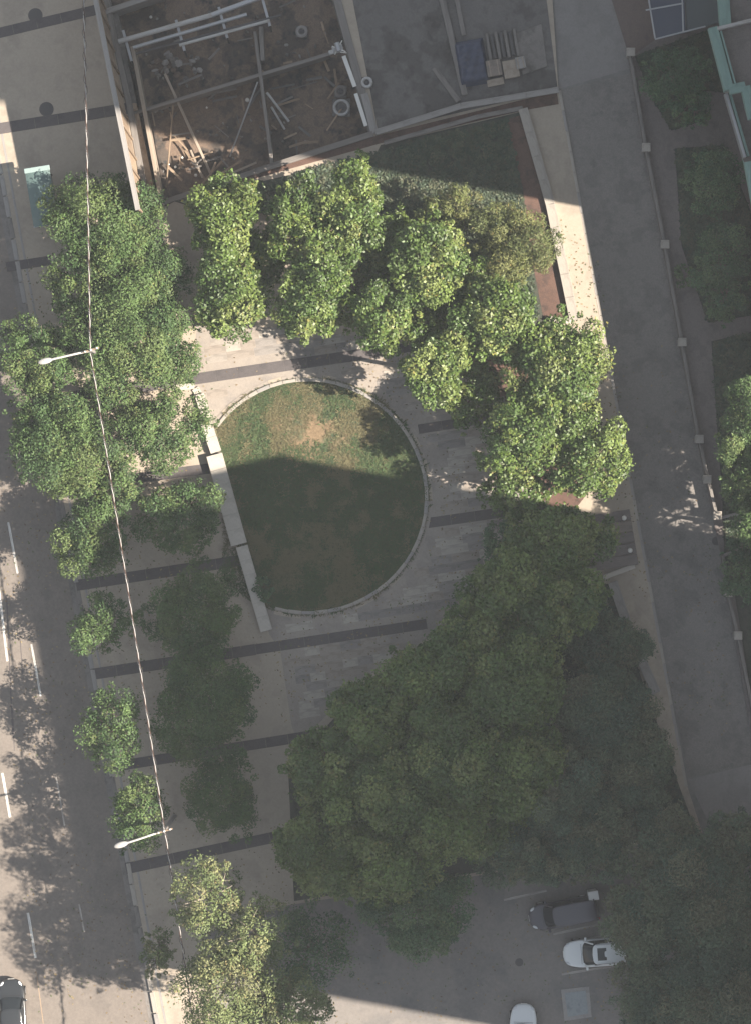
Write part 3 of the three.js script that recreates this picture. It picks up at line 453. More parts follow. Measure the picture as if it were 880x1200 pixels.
// ───────────────────────── trees ─────────────────────────
const leafMat = (o = {}) => new THREE.MeshPhysicalMaterial({ vertexColors: true, roughness: 0.55, side: THREE.DoubleSide, ...o });
const SPECIES = {
  glossy: { cols: [[0.082, 0.130, 0.026], [0.110, 0.156, 0.036], [0.060, 0.104, 0.024], [0.146, 0.184, 0.052], [0.068, 0.112, 0.024]], leaf: 0.23, asp: 0.58, dens: 135, clump: 0.25, spread: 1.55, mat: leafMat({ roughness: 0.50 }) },
  street: { cols: [[0.058, 0.106, 0.028], [0.072, 0.122, 0.034], [0.046, 0.090, 0.027], [0.094, 0.136, 0.040]], leaf: 0.18, asp: 0.46, dens: 165, clump: 0.23, spread: 1.5, mat: leafMat({ roughness: 0.65 }) },
  pale: { cols: [[0.116, 0.150, 0.052], [0.136, 0.164, 0.062], [0.092, 0.124, 0.044], [0.164, 0.172, 0.074]], leaf: 0.18, asp: 0.48, dens: 190, clump: 0.22, spread: 1.3, mat: leafMat({ roughness: 0.65 }) },
  feathery: { cols: [[0.128, 0.150, 0.046], [0.150, 0.162, 0.056], [0.100, 0.124, 0.042]], leaf: 0.24, asp: 0.22, dens: 190, clump: 0.24, spread: 1.5, mat: leafMat({ roughness: 0.65 }) },
  olive: { cols: [[0.088, 0.128, 0.072], [0.112, 0.146, 0.080], [0.070, 0.112, 0.068], [0.132, 0.144, 0.080]], leaf: 0.26, asp: 0.28, dens: 165, clump: 0.24, spread: 1.5, mat: leafMat({ roughness: 0.7 }) },
  teal: { cols: [[0.056, 0.112, 0.046], [0.068, 0.126, 0.050], [0.048, 0.098, 0.044], [0.086, 0.138, 0.054]], leaf: 0.19, asp: 0.48, dens: 175, clump: 0.23, spread: 1.4, mat: leafMat({ roughness: 0.6 }) },
};
/** crown of leaf faces gathered into clumps over an ellipsoid; radii in metres about the origin */
function crownGeo(sp, rx, rz, ry, seed, thin = 1) {
  const S = SPECIES[sp], r = rng(seed), rm = (rx + rz) / 2, nC = Math.round(10 + rm * rm * 5.5), clumps = [];
  for (let i = 0; i < nC; i++) {                       // golden-angle spread over the upper two thirds, uneven reach
    const t = (i + 0.5) / nC, y = 1 - t * 1.45, a = i * 2.39996 + r() * 0.9, q = Math.sqrt(Math.max(0, 1 - y * y));
    const reach = (0.50 + 0.52 * r()) * (1 + 0.13 * Math.sin(a * 2 + seed) + 0.10 * Math.sin(a * 3 + seed * 1.7)), cr = rm * S.clump * (0.7 + r() * 0.75);
    clumps.push([Math.cos(a) * q * reach * rx, y * reach * ry, Math.sin(a) * q * reach * rz, cr, pick(S.cols, r), 0.88 + r() * 0.26]);
  }
  for (let i = 0; i < nC * 0.5; i++) { const a = r() * 6.28, e = (0.84 + r() * 0.32) * (1 + 0.12 * Math.sin(a * 2 + seed) + 0.09 * Math.sin(a * 3 + seed * 1.7)), y = -0.25 + r() * 0.6; clumps.push([Math.cos(a) * e * rx, y * ry, Math.sin(a) * e * rz, rm * S.clump * (0.25 + 0.3 * r()), pick(S.cols, r), 0.9 + r() * 0.25]); }
  const pos = [], nor = [], col = [], idx = [], N = new THREE.Vector3(), U = new THREE.Vector3(), W = new THREE.Vector3();
  for (const [cx, cy, cz, cr, cc, tone] of clumps) {
    const n = Math.round(S.dens * cr * cr * 3.2 * thin) + 8, flatY = 0.62;
    for (let i = 0; i < n; i++) {
      const y = 1 - 1.55 * r(), a = r() * 6.283, q = Math.sqrt(Math.max(0, 1 - y * y)), rad = cr * (0.35 + 0.72 * Math.sqrt(r()) + (r() < 0.22 ? 0.45 * r() : 0));
      const x0 = cx + Math.cos(a) * q * rad, y0 = cy + y * rad * flatY, z0 = cz + Math.sin(a) * q * rad;
      N.set(Math.cos(a) * q * 0.6 + (r() - 0.5) * S.spread, y * 0.4 + 0.62 + (r() - 0.5) * 0.9, Math.sin(a) * q * 0.6 + (r() - 0.5) * S.spread).normalize();
      U.set(r() - 0.5, r() - 0.5, r() - 0.5).cross(N).normalize(); W.crossVectors(N, U);
      const L = S.leaf * (0.65 + 0.75 * r()), B = L * S.asp * (0.8 + 0.4 * r()), f = L * 0.14, k = pos.length / 3;
      const put = (u, w, h) => { pos.push(x0 + U.x * u + W.x * w + N.x * h, y0 + U.y * u + W.y * w + N.y * h, z0 + U.z * u + W.z * w + N.z * h); nor.push(N.x, N.y, N.z); };
      put(-L / 2, 0, 0); put(0, -B / 2, f); put(L / 2, 0, 0); put(0, B / 2, f);
      const t = tone * (0.66 + 0.68 * r()), yel = r() < 0.05 ? 1.35 : 1; for (let v = 0; v < 4; v++) col.push(cc[0] * t * yel, cc[1] * t, cc[2] * t);
      idx.push(k, k + 1, k + 2, k, k + 2, k + 3);
    }
  }
  const g = new THREE.BufferGeometry(); g.setAttribute('position', new THREE.Float32BufferAttribute(pos, 3)); g.setAttribute('normal', new THREE.Float32BufferAttribute(nor, 3)); g.setAttribute('color', new THREE.Float32BufferAttribute(col, 3)); g.setIndex(idx); return g;
}
function limbGeo(h, crownY, rx, rz, ry, tr, seed) {
  const r = rng(seed + 99), parts = [], top = new THREE.Vector3((r() - 0.5) * 0.3, crownY + ry * 0.45, (r() - 0.5) * 0.3);
  const fork = new THREE.Vector3(top.x * 0.4, crownY - ry * 0.55, top.z * 0.4);
  parts.push(rodGeo(new THREE.Vector3(0, -0.16, 0), fork, tr, tr * 0.72, 9), rodGeo(fork, top, tr * 0.7, tr * 0.2, 7));
  const n = 7; for (let i = 0; i < n; i++) { const a = i / n * 6.28 + r() * 0.6, s = fork.clone().lerp(top, i / n * 0.6), e = new THREE.Vector3(Math.cos(a) * rx * (0.55 + 0.25 * r()), crownY + ry * (0.1 + 0.4 * r()), Math.sin(a) * rz * (0.55 + 0.25 * r())), m = s.clone().lerp(e, 0.5).add(new THREE.Vector3(0, ry * 0.12, 0)); parts.push(rodGeo(s, m, tr * 0.45, tr * 0.3, 6), rodGeo(m, e, tr * 0.3, tr * 0.1, 6));
    for (let k = 0; k < 2; k++) { const b = a + (k ? 0.6 : -0.6) + r() * 0.3; parts.push(rodGeo(m, new THREE.Vector3(Math.cos(b) * rx * 0.75, crownY + ry * (0.05 + 0.35 * r()), Math.sin(b) * rz * 0.75), tr * 0.2, tr * 0.06, 5)); } }
  return mergeGeometries(parts);
}
let treeSeed = 100;
function tree(name, sp, px, py, rx, ry, h, label, group, o = {}) {
  const s = treeSeed += 13, crownH = o.crownH || Math.min(h * 0.33, (rx + ry) / 2 / PPM * 0.95), cy = h - crownH;
  const [x, z] = P(px, py, cy), k = (CAMH - cy) / CAMH / PPM, t = thing(name, label, o.category || 'tree', [x, 0, z], 0, group);
  mesh('trunk', limbGeo(h, cy, rx * k, ry * k, crownH, o.trunk || 0.11 + h * 0.009, s), o.bark || M.bark, t);
  mesh('crown', crownGeo(sp, rx * k * 0.95, ry * k * 0.95, crownH, s, o.thin || 1), SPECIES[sp].mat, t, cy);
  return t;
}
{
  const st = 'street trees along the sidewalk', gl = 'sunlit trees on the plaza', gr = 'trees of the shaded grove', ol = 'trees by the parking lot', ya = 'trees in the yard';
  // street trees
  tree('street_tree', 'street', 126, 262, 64, 58, 7.2, 'broad green street tree beside the bus shelter', st);
  tree('street_tree', 'street', 152, 385, 72, 66, 7.6, 'broad green street tree beneath the cables at the lamp pole near the bus shelter', st);
  tree('street_tree', 'street', 48, 415, 42, 50, 6.4, 'green street tree under the street lamp head near the bus shelter', st);
  tree('street_tree', 'street', 78, 522, 56, 62, 6.8, 'green street tree at the kerb next to the tree under the lamp head', st);
  tree('street_tree', 'street', 188, 503, 54, 50, 6.2, 'green street tree against the sunlit end of the seat wall', st);
  tree('street_tree', 'street', 108, 628, 40, 52, 6.2, 'green kerbside tree next to the first white lane dash', st);
  tree('street_tree', 'street', 212, 606, 48, 42, 5.6, 'half shaded tree beside the widest run of the seat wall', st);
  tree('street_tree', 'street', 122, 733, 38, 34, 6.2, 'small kerbside tree with only its street side in sun', st);
  tree('street_tree', 'street', 228, 718, 52, 54, 5.6, 'shaded street tree beside the narrow shaded run of the seat wall', st);
  tree('street_tree', 'street', 243, 825, 60, 60, 5.8, 'large shaded street tree beyond the shaded end of the seat wall', st);
  tree('street_tree', 'street', 131, 857, 36, 48, 7.6, 'sunlit oval kerbside tree beside the overhead cables', st, { thin: 0.8 });
  tree('street_tree', 'street', 163, 952, 33, 44, 8.0, 'bright sunlit tree under the street lamp head far from the bus shelter', st);
  tree('street_tree', 'street', 262, 932, 44, 48, 5.2, 'shaded street tree between the two paver bands nearest the parking lot', st);
  tree('street_tree', 'street', 176, 318, 46, 44, 6.4, 'street tree filling the gap beside the screen wall end', st);
  tree('street_tree', 'street', 96, 338, 42, 44, 6.0, 'street tree wedged between bus shelter tree and lamp head tree', st);
  tree('street_tree', 'street', 196, 424, 34, 36, 5.8, 'small street tree leaning over the corner step', st);
  tree('street_tree', 'street', 128, 460, 34, 36, 5.6, 'small street tree close to the lamp pole near the bus shelter', st);
  tree('street_tree', 'street', 44, 478, 34, 36, 5.8, 'small kerbside tree touching the lamp head tree', st);
  tree('street_tree', 'street', 130, 572, 34, 32, 5.4, 'small street tree between two paver bands beside the cables', st);
  tree('sidewalk_tree', 'pale', 246, 1052, 42, 52, 13.0, 'pale tree with bare light branches beside the lamp pole near the parking lot', st, { bark: M.barkPale, thin: 0.55 });
  tree('sidewalk_tree', 'pale', 300, 1094, 44, 42, 13.6, 'pale green tree at the edge of the parking lot', st, { bark: M.barkPale, thin: 0.6 });
  tree('sidewalk_tree', 'pale', 268, 1158, 62, 60, 13.6, 'pale green tree on the sidewalk end, beside sunlit pavement', st, { bark: M.barkPale, thin: 0.55 });
  tree('sidewalk_tree', 'pale', 335, 1188, 52, 42, 13.0, 'pale green tree overhanging the sunlit corner of the parking lot', st);
  tree('young_tree', 'pale', 186, 1116, 20, 28, 5.4, 'small pale young tree standing alone on the sidewalk near the kerb', st);
  tree('sidewalk_tree', 'teal', 364, 1112, 54, 50, 4.6, 'thin shaded tree between the grove and the parking lot', st, { thin: 0.35 });
  // sunlit plaza trees
  const gp = 'plaza_tree';
  const lit = [[262, 256, 42, 50, 7.8, 'sunlit glossy tree beside the fan of boards in the pit', 0], [270, 340, 42, 52, 7.6, 'sunlit glossy tree overhanging the brightest pavement', 0.1], [342, 252, 25, 48, 8.0, 'slim sunlit glossy tree beside the site wall and large shaft collar'], [412, 246, 37, 54, 8.8, 'tall sunlit glossy tree beside the shaded ground cover'], [380, 306, 36, 52, 8.6, 'sunlit glossy tree leaning between the slim tree and dark gap'], [356, 356, 36, 42, 8.2, 'sunlit glossy tree shading the dark band beside the lawn'], [451, 374, 34, 44, 8.0, 'sunlit glossy tree between the lawn and the yellowish feathery trees'], [499, 304, 36, 58, 8.8, 'sunlit glossy tree beside the small yellowish feathery tree'], [511, 432, 33, 48, 8.4, 'narrow sunlit glossy tree standing out over the plaza slabs', -0.1], [578, 374, 42, 52, 8.8, 'sunlit glossy tree beside the large yellowish feathery tree'], [652, 428, 54, 58, 9.2, 'largest sunlit glossy tree, next to the alley footpath', 0.3], [612, 510, 46, 54, 8.6, 'sunlit glossy tree beside the slabs across from the lawn'], [690, 540, 48, 40, 8.2, 'sunlit glossy tree reaching over the alley kerb', 0.4],
    [604, 572, 38, 34, 6.6, 'low glossy tree across from the lawn, at the shade edge'], [312, 298, 28, 44, 4.8, 'low glossy tree in the shade between the slim tree and pavement tree'], [450, 290, 30, 46, 5.2, 'low glossy tree in the dark gap beside the tall sunlit tree'], [548, 330, 32, 42, 5.8, 'low glossy tree between the feathery trees'], [556, 462, 28, 42, 5.4, 'low glossy tree in the dark gap beside the narrow sunlit tree'], [410, 350, 24, 36, 4.8, 'low shaded glossy tree between the lawn side trees'], [498, 374, 30, 36, 5.6, 'low glossy tree filling the hole beside the narrow sunlit tree'], [662, 494, 44, 38, 7.6, 'glossy tree squeezed beside the largest sunlit tree and bollard light']];
  for (const [x, y, a, b, h, l, rot = -0.38] of lit) tree(gp, 'glossy', x, y, a, b, h, l, gl).rotation.y = rot;
  tree('feathery_tree', 'feathery', 600, 284, 44, 50, 6.8, 'yellowish feathery tree beside the reddish mulch', gl);
  tree('feathery_tree', 'feathery', 534, 247, 34, 30, 5.6, 'small yellowish feathery tree at the edge of tower shade', gl);
  // shaded grove
  const gd = [[650, 632, 52, 46, 8.0, 'shaded glossy tree beside the brown steps'], [602, 690, 54, 50, 8.2, 'shaded glossy tree across the slabs from the shaded lawn'], [655, 706, 48, 50, 8.0, 'shaded glossy tree beside the low wall at the steps'], [553, 752, 48, 48, 7.6, 'shaded glossy tree at the end of the dark band nearest the lawn'], [500, 800, 52, 52, 7.8, 'shaded glossy tree between the band end tree and the slab tree'], [598, 800, 60, 58, 9.0, 'broad shaded glossy tree beside the olive tree of the alley bed'], [437, 848, 50, 50, 7.6, 'shaded glossy tree overhanging the last plaza slabs'], [530, 880, 60, 54, 9.0, 'tall shaded glossy tree at the heart of the grove'], [386, 905, 52, 52, 7.8, 'shaded glossy tree at the end of the second dark band from the parking lot'], [458, 930, 52, 52, 8.6, 'shaded glossy tree between the heart of the grove and the sidewalk side'], [382, 1002, 50, 50, 7.6, 'shaded glossy tree at the end of the dark band nearest the parking lot'], [455, 1012, 50, 50, 8.0, 'shaded glossy tree touching the smooth blue green tree'], [600, 905, 54, 56, 8.4, 'shaded glossy tree touching the yellowish olive tree'], [535, 965, 52, 50, 8.2, 'shaded glossy tree touching the feathery olive tree']];
  for (const [x, y, a, b, h, l] of gd) tree('grove_tree', 'glossy', x, y, a, b, h, l || 'dark glossy tree deep inside the shaded grove', gr);
  tree('round_tree', 'teal', 490, 1068, 58, 50, 6.6, 'smooth blue green tree rounding out over the parking lot', gr);
  tree('young_tree', 'teal', 588, 636, 26, 32, 4.8, 'small fresh green tree beside the plaza slabs and grove', gr);
  const od = [[655, 928, 46, 50, 7.2, 'yellowish olive tree inside the shaded grove'], [705, 838, 54, 56, 5.4, 'dull olive tree in the bed beside the alley'], [745, 905, 42, 48, 5.4, 'dull olive tree at the corner of the alley bed near the concrete apron'], [598, 985, 44, 44, 6.0, 'feathery olive tree between the grove and the first bay line'], [690, 985, 52, 46, 6.0, 'dark olive tree behind the white utility box'], [775, 985, 46, 42, 6.0, 'dark olive tree where the alley footpath ends'], [758, 1078, 46, 56, 7.0, 'brownish olive tree hanging over the parked white car'], [822, 1058, 64, 66, 7.4, 'large dark olive tree behind the brownish olive tree'], [850, 1155, 68, 62, 7.6, 'large dark olive tree at the back corner of the parking lot'], [772, 1172, 54, 50, 6.6, 'dark olive tree beside the square inspection pad'], [862, 985, 40, 34, 5.6, 'olive tree beside the concrete apron of the alley'], [712, 762, 40, 52, 3.6, 'low olive tree behind the low wall near the steps'], [640, 1010, 40, 30, 5.0, 'low olive tree beside the roof of the dark van']];
  for (const [x, y, a, b, h, l] of od) tree('olive_tree', 'olive', x, y, a, b, h, l || 'dark olive tree in the thicket beside the parking lot', ol, { thin: 1.1 });
  // yard trees
  const yd = [[792, 88, 36, 34, 4.6, 'leafy yard tree beside the dark navy canopy'], [806, 126, 28, 26, 4.2, 'smaller leafy yard tree beside the teal parapet corner'], [838, 214, 38, 40, 4.8, 'yard tree in the long garden bed, nearest the teal parapet corner'], [848, 300, 36, 40, 5.0, 'yard tree in the middle of the long garden bed'], [850, 350, 28, 26, 4.4, 'small yard tree at the end of the long garden bed near the shrub'], [872, 498, 34, 46, 9.6, 'tall yard tree with a sunlit crown beside the garden wall'], [868, 566, 26, 30, 8.0, 'yard tree just beside the sunlit yard tree'], [905, 596, 44, 44, 9.8, 'tall yard tree between the sunlit yard tree and gate opening'], [902, 520, 44, 46, 9.2, 'yard tree crowding behind the sunlit yard tree'], [870, 668, 26, 40, 4.8, 'shaded yard tree beside the gate opening'], [930, 555, 50, 50, 10.2, 'tall yard tree behind the sunlit yard tree'], [925, 626, 44, 50, 9.6, 'tall yard tree behind the gate opening']];
  for (const [x, y, a, b, h, l] of yd) tree('yard_tree', h > 7 ? 'street' : 'teal', x, y, a, b, h, l, ya, { thin: h > 7 ? 1.5 : 1 });
  tree('shrub', 'teal', 309, 690, 13, 16, 0.9, 'low dark green shrub on the lawn beside the shaded seat wall end', 'shrubs', { category: 'shrub', trunk: 0.03 });
  tree('shrub', 'street', 803, 323, 18, 14, 1.6, 'low leafy shrub between garden walk and alley wall', ya, { category: 'shrub', trunk: 0.04 });
}
// ground cover carpets in the beds
{
  const r = rng(31), S = SPECIES.olive, parts = [], cols = [];
  const g0 = new THREE.BufferGeometry(); { const p = [], id = []; for (let i = 0; i < 9; i++) { const a = r() * 6.28, d = r() * 0.16, l = 0.09, x = Math.cos(a) * d, z = Math.sin(a) * d, y = 0.05 + r() * 0.14, k = p.length / 3, t = (r() - 0.5) * 0.1, b = r() * 6.28, c = Math.cos(b) * l, s = Math.sin(b) * l; p.push(x - c, y - t, z - s, x + s * 0.5, y, z - c * 0.5, x + c, y + t, z + s, x - s * 0.5, y, z + c * 0.5); id.push(k, k + 2, k + 1, k, k + 3, k + 2); } g0.setAttribute('position', new THREE.Float32BufferAttribute(p, 3)); g0.setIndex(id); g0.computeVertexNormals(); }
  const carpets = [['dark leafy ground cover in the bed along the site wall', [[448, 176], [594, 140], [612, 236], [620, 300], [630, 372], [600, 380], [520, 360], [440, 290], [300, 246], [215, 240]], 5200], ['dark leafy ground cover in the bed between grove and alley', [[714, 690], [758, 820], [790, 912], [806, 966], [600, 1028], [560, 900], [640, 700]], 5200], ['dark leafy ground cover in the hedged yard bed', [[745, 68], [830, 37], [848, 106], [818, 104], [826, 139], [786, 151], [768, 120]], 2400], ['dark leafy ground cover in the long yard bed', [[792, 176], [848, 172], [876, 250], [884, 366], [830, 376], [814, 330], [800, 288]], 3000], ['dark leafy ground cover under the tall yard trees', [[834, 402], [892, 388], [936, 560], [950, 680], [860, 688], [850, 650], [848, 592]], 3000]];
  const mt = new THREE.Matrix4(), q = new THREE.Quaternion(), c = new THREE.Color(), mat = flat(1, 1, 1, { roughness: 0.7, side: THREE.DoubleSide });
  for (const [label, poly, n] of carpets) {
    const im = new THREE.InstancedMesh(g0, mat, n); im.name = numbered('ground_cover'); im.castShadow = im.receiveShadow = true; const xs = poly.map(p => p[0]), ys = poly.map(p => p[1]); let i = 0;
    while (i < n) { const px = rr(Math.min(...xs), Math.max(...xs), r), py = rr(Math.min(...ys), Math.max(...ys), r); if (!inside(poly, px, py)) continue; const [x, z] = P(px, py), s = 0.7 + r() * 0.9; q.setFromAxisAngle(new THREE.Vector3(0, 1, 0), r() * 6.28); mt.compose(new THREE.Vector3(x, 0.02, z), q, new THREE.Vector3(s, s * (0.6 + r() * 0.8), s)); im.setMatrixAt(i, mt); const k = pick(SPECIES.olive.cols, r), t = 0.42 + r() * 0.28; im.setColorAt(i, c.setRGB(k[0] * t, k[1] * t, k[2] * t)); i++; }
    im.userData = { kind: 'stuff', label, category: 'ground cover' }; scene.add(im);
  }
}

// fallen leaves and dry litter on the pavements
{
  const r = rng(88), g = new THREE.BufferGeometry(); g.setAttribute('position', new THREE.Float32BufferAttribute([-0.06, 0.004, 0, 0, 0.016, -0.03, 0.06, 0.004, 0, 0, 0.016, 0.03], 3)); g.setIndex([0, 2, 1, 0, 3, 2]); g.computeVertexNormals();
  const areas = [[[[232, 382], [600, 400], [628, 600], [500, 740], [330, 850], [316, 742], [500, 600], [480, 500], [360, 430], [240, 470]], 0.012, 900], [[[kerbX(300) + 6, 300], [225, 300], [245, 540], [310, 740], [340, 1060], [190, 1190], [kerbX(1190) + 6, 1190]], 0.002, 1500], [[[640, 240], [700, 300], [745, 600], [760, 700], [742, 700], [690, 420]], 0.004, 260], [[[700, 430], [790, 400], [822, 560], [860, 860], [800, 880]], -0.139, 260], [[[330, 1090], [640, 1050], [740, 1060], [735, 1200], [380, 1200]], -0.138, 420], [[[0, 300], [kerbX(300) - 8, 300], [kerbX(1200) - 8, 1200], [40, 1200], [0, 700]], -0.143, 700]];
  const n = areas.reduce((t, a) => t + a[2], 0), im = new THREE.InstancedMesh(g, flat(1, 1, 1, { roughness: 0.9, side: THREE.DoubleSide }), n); im.name = 'fallen_leaves'; im.castShadow = im.receiveShadow = true;
  const mt = new THREE.Matrix4(), q = new THREE.Quaternion(), c = new THREE.Color(); let i = 0;
  for (const [poly, y, k] of areas) { const xs = poly.map(p => p[0]), ys = poly.map(p => p[1]); let left = k; while (left) { const px = rr(Math.min(...xs), Math.max(...xs), r), py = rr(Math.min(...ys), Math.max(...ys), r); if (!inside(poly, px, py)) continue; if (nBlot[(Math.floor(py) % NS) * NS + Math.floor(px) % NS] + r() * 0.3 < 0.6 && r() < 0.9) continue; const [x, z] = P(px, py), s = 0.7 + r() * 1.1; q.setFromAxisAngle(new THREE.Vector3(0, 1, 0), r() * 6.28); mt.compose(new THREE.Vector3(x, y + 0.014, z), q, new THREE.Vector3(s, 1, s)); im.setMatrixAt(i, mt); im.setColorAt(i, c.setRGB(...pick([[0.20, 0.14, 0.07], [0.12, 0.085, 0.05], [0.28, 0.22, 0.12], [0.10, 0.12, 0.05]], r))); i++; left--; } }
  im.userData = { kind: 'stuff', label: 'dry fallen leaves scattered over pavements and street', category: 'leaves' }; scene.add(im);
}

// ───────────────────────── poles, lamps, cables, bus shelter ─────────────────────────
{
  const lampPole = (px, py, hx, hy, l) => {
    const H = 9.4, [x, z] = P(px, py, H), t = thing('street_lamp', l, 'street lamp', [x, 0, z], 0, 'utility poles with lamp arms');
    mesh('pole', new THREE.CylinderGeometry(0.10, 0.17, H + 0.15, 14).translate(0, H / 2 - 0.07, 0), M.stoneGrey, t);
    const [ex, ez] = P(hx, hy, H + 0.2), dx = ex - x, dz = ez - z, L = Math.hypot(dx, dz);
    const c = new THREE.CatmullRomCurve3([new THREE.Vector3(0, H - 0.8, 0), new THREE.Vector3(dx * 0.25, H - 0.25, dz * 0.25), new THREE.Vector3(dx * 0.6, H + 0.1, dz * 0.6), new THREE.Vector3(dx * 0.86, H + 0.18, dz * 0.86)]);
    mesh('arm', new THREE.TubeGeometry(c, 20, 0.075, 8), M.steelPale, t);
    const hd = new THREE.SphereGeometry(1, 20, 12).scale(0.48, 0.13, 0.20), a = Math.atan2(-dz, dx), head = mesh('lamp_head', hd, M.steelPale, t); head.position.set(dx * 0.94, H + 0.18, dz * 0.94); head.rotation.y = a;
    const len = mesh('lens', new THREE.SphereGeometry(1, 16, 8, 0, 6.3, Math.PI / 2, Math.PI / 2).scale(0.34, 0.13, 0.15), M.lampClear, head); len.position.set(0.06, -0.04, 0);
    const ca = mesh('cross_arm', rbox(0.12, 0.12, 1.1, 0, 0, 0, 0.02), M.timber, t); ca.position.y = H - 0.12; ca.rotation.y = Math.PI / 2 + 0.3;
    for (const s of [-0.4, 0, 0.4]) { const i = mesh('insulator', new THREE.CylinderGeometry(0.05, 0.07, 0.18, 10).translate(0, 0.15, s), M.white, ca); }
    return t;
  };
  lampPole(107, 410, 50, 424, 'pole and white lamp arm near the bus shelter'); lampPole(193, 974, 139, 991, 'pole and white lamp arm over the single bright sunlit kerbside tree');
  const span = (label, a, b, sag, n) => {
    const h = 9.3, p = V(...a, h), q = V(...b, h), L = p.distanceTo(q), d = q.clone().sub(p).normalize(), sd = new THREE.Vector3(-d.z, 0, d.x), t = thing('overhead_cable', label, 'cable', [0, 0, 0], 0, 'overhead cable bundles');
    const strands = [['pale_strand', M.steelPale, 0.028, 0, 0.026], ['dark_strand', M.mulch, 0.030, Math.PI, 0.03], ['black_strand', M.steelDark, 0.018, Math.PI / 2, 0.13]];
    for (const [nm, m, r, ph, am] of strands) { const pts = [], N = Math.round(L / 0.16); for (let i = 0; i <= N; i++) { const u = i / N, k = ph + u * L / 1.5 * 6.283, v = p.clone().lerp(q, u); v.y -= sag * 4 * u * (1 - u); v.addScaledVector(sd, Math.cos(k) * am); v.y += Math.sin(k) * am; pts.push(v); } mesh(nm, new THREE.TubeGeometry(new THREE.CatmullRomCurve3(pts), N, r, 6), m, t); }
  };
  span('cable bundle running above the bus shelter to its lamp pole', [96, -90], [106, 408], 0.5); span('cable bundle between the two lamp poles', [106, 411], [193, 972], 0.6); span('cable bundle leaving the lamp pole over the pale trees', [194, 976], [245, 1330], 0.5);
  // bus shelter
  const [x, z] = P(49, 231, 2.6), t = thing('bus_shelter', 'teal glass roofed bus shelter on the sidewalk by the excavation', 'bus shelter', [x, 0, z], 0.16);
  const rg = new THREE.CylinderGeometry(2.4, 2.4, 3.9, 24, 3, true, -0.36, 0.72).rotateX(Math.PI / 2).rotateZ(Math.PI).translate(0, 0, 0), pa = rg.attributes.position; let ymax = -9; for (let i = 0; i < pa.count; i++) ymax = Math.max(ymax, Math.abs(pa.getY(i))); for (let i = 0; i < pa.count; i++) pa.setY(i, 2.65 - (ymax - Math.abs(pa.getY(i)))); rg.computeVertexNormals();
  mesh('roof', rg, Object.assign(M.tealGlass, { side: THREE.DoubleSide }), t);
  mesh('fascia', rbox(1.75, 0.16, 0.34, 0, 2.58, -1.92, 0.04), flat(0.27, 0.35, 0.34, { roughness: 0.45 }), t); mesh('fascia', rbox(1.75, 0.14, 0.08, 0, 2.46, 1.93, 0.03), M.steel, t);
  for (const sx of [-0.72, 0.72]) for (const sz of [-1.7, 1.7]) mesh('post', new THREE.CylinderGeometry(0.045, 0.045, 2.5, 10).translate(sx, 1.25, sz), M.steelDark, t);
  for (const k of [-1.1, 0, 1.1]) mesh('rafter', rbox(1.6, 0.06, 0.06, 0, 2.40, k, 0.01), M.steelDark, t);
  mesh('glass_wall', box(0.02, 1.9, 3.3, 0.72, 1.25, 0), M.tealGlass, t); mesh('bench_seat', rbox(0.4, 0.06, 2.4, 0.42, 0.45, 0, 0.02), M.timber, t);
  for (const k of [-0.9, 0.9]) mesh('bench_leg', box(0.3, 0.44, 0.05, 0.42, 0.22, k), M.steelDark, t);
  const ps = thing('sign_post', 'slim grey stop post beside the bus shelter', 'post', [P(64, 241)[0], 0, P(64, 241)[1]]); mesh('post', new THREE.CylinderGeometry(0.04, 0.04, 2.4, 10).translate(0, 1.2, 0), M.steel, ps); mesh('panel', rbox(0.08, 0.7, 0.5, 0, 2.0, 0.3, 0.02), M.steelPale, ps);
}

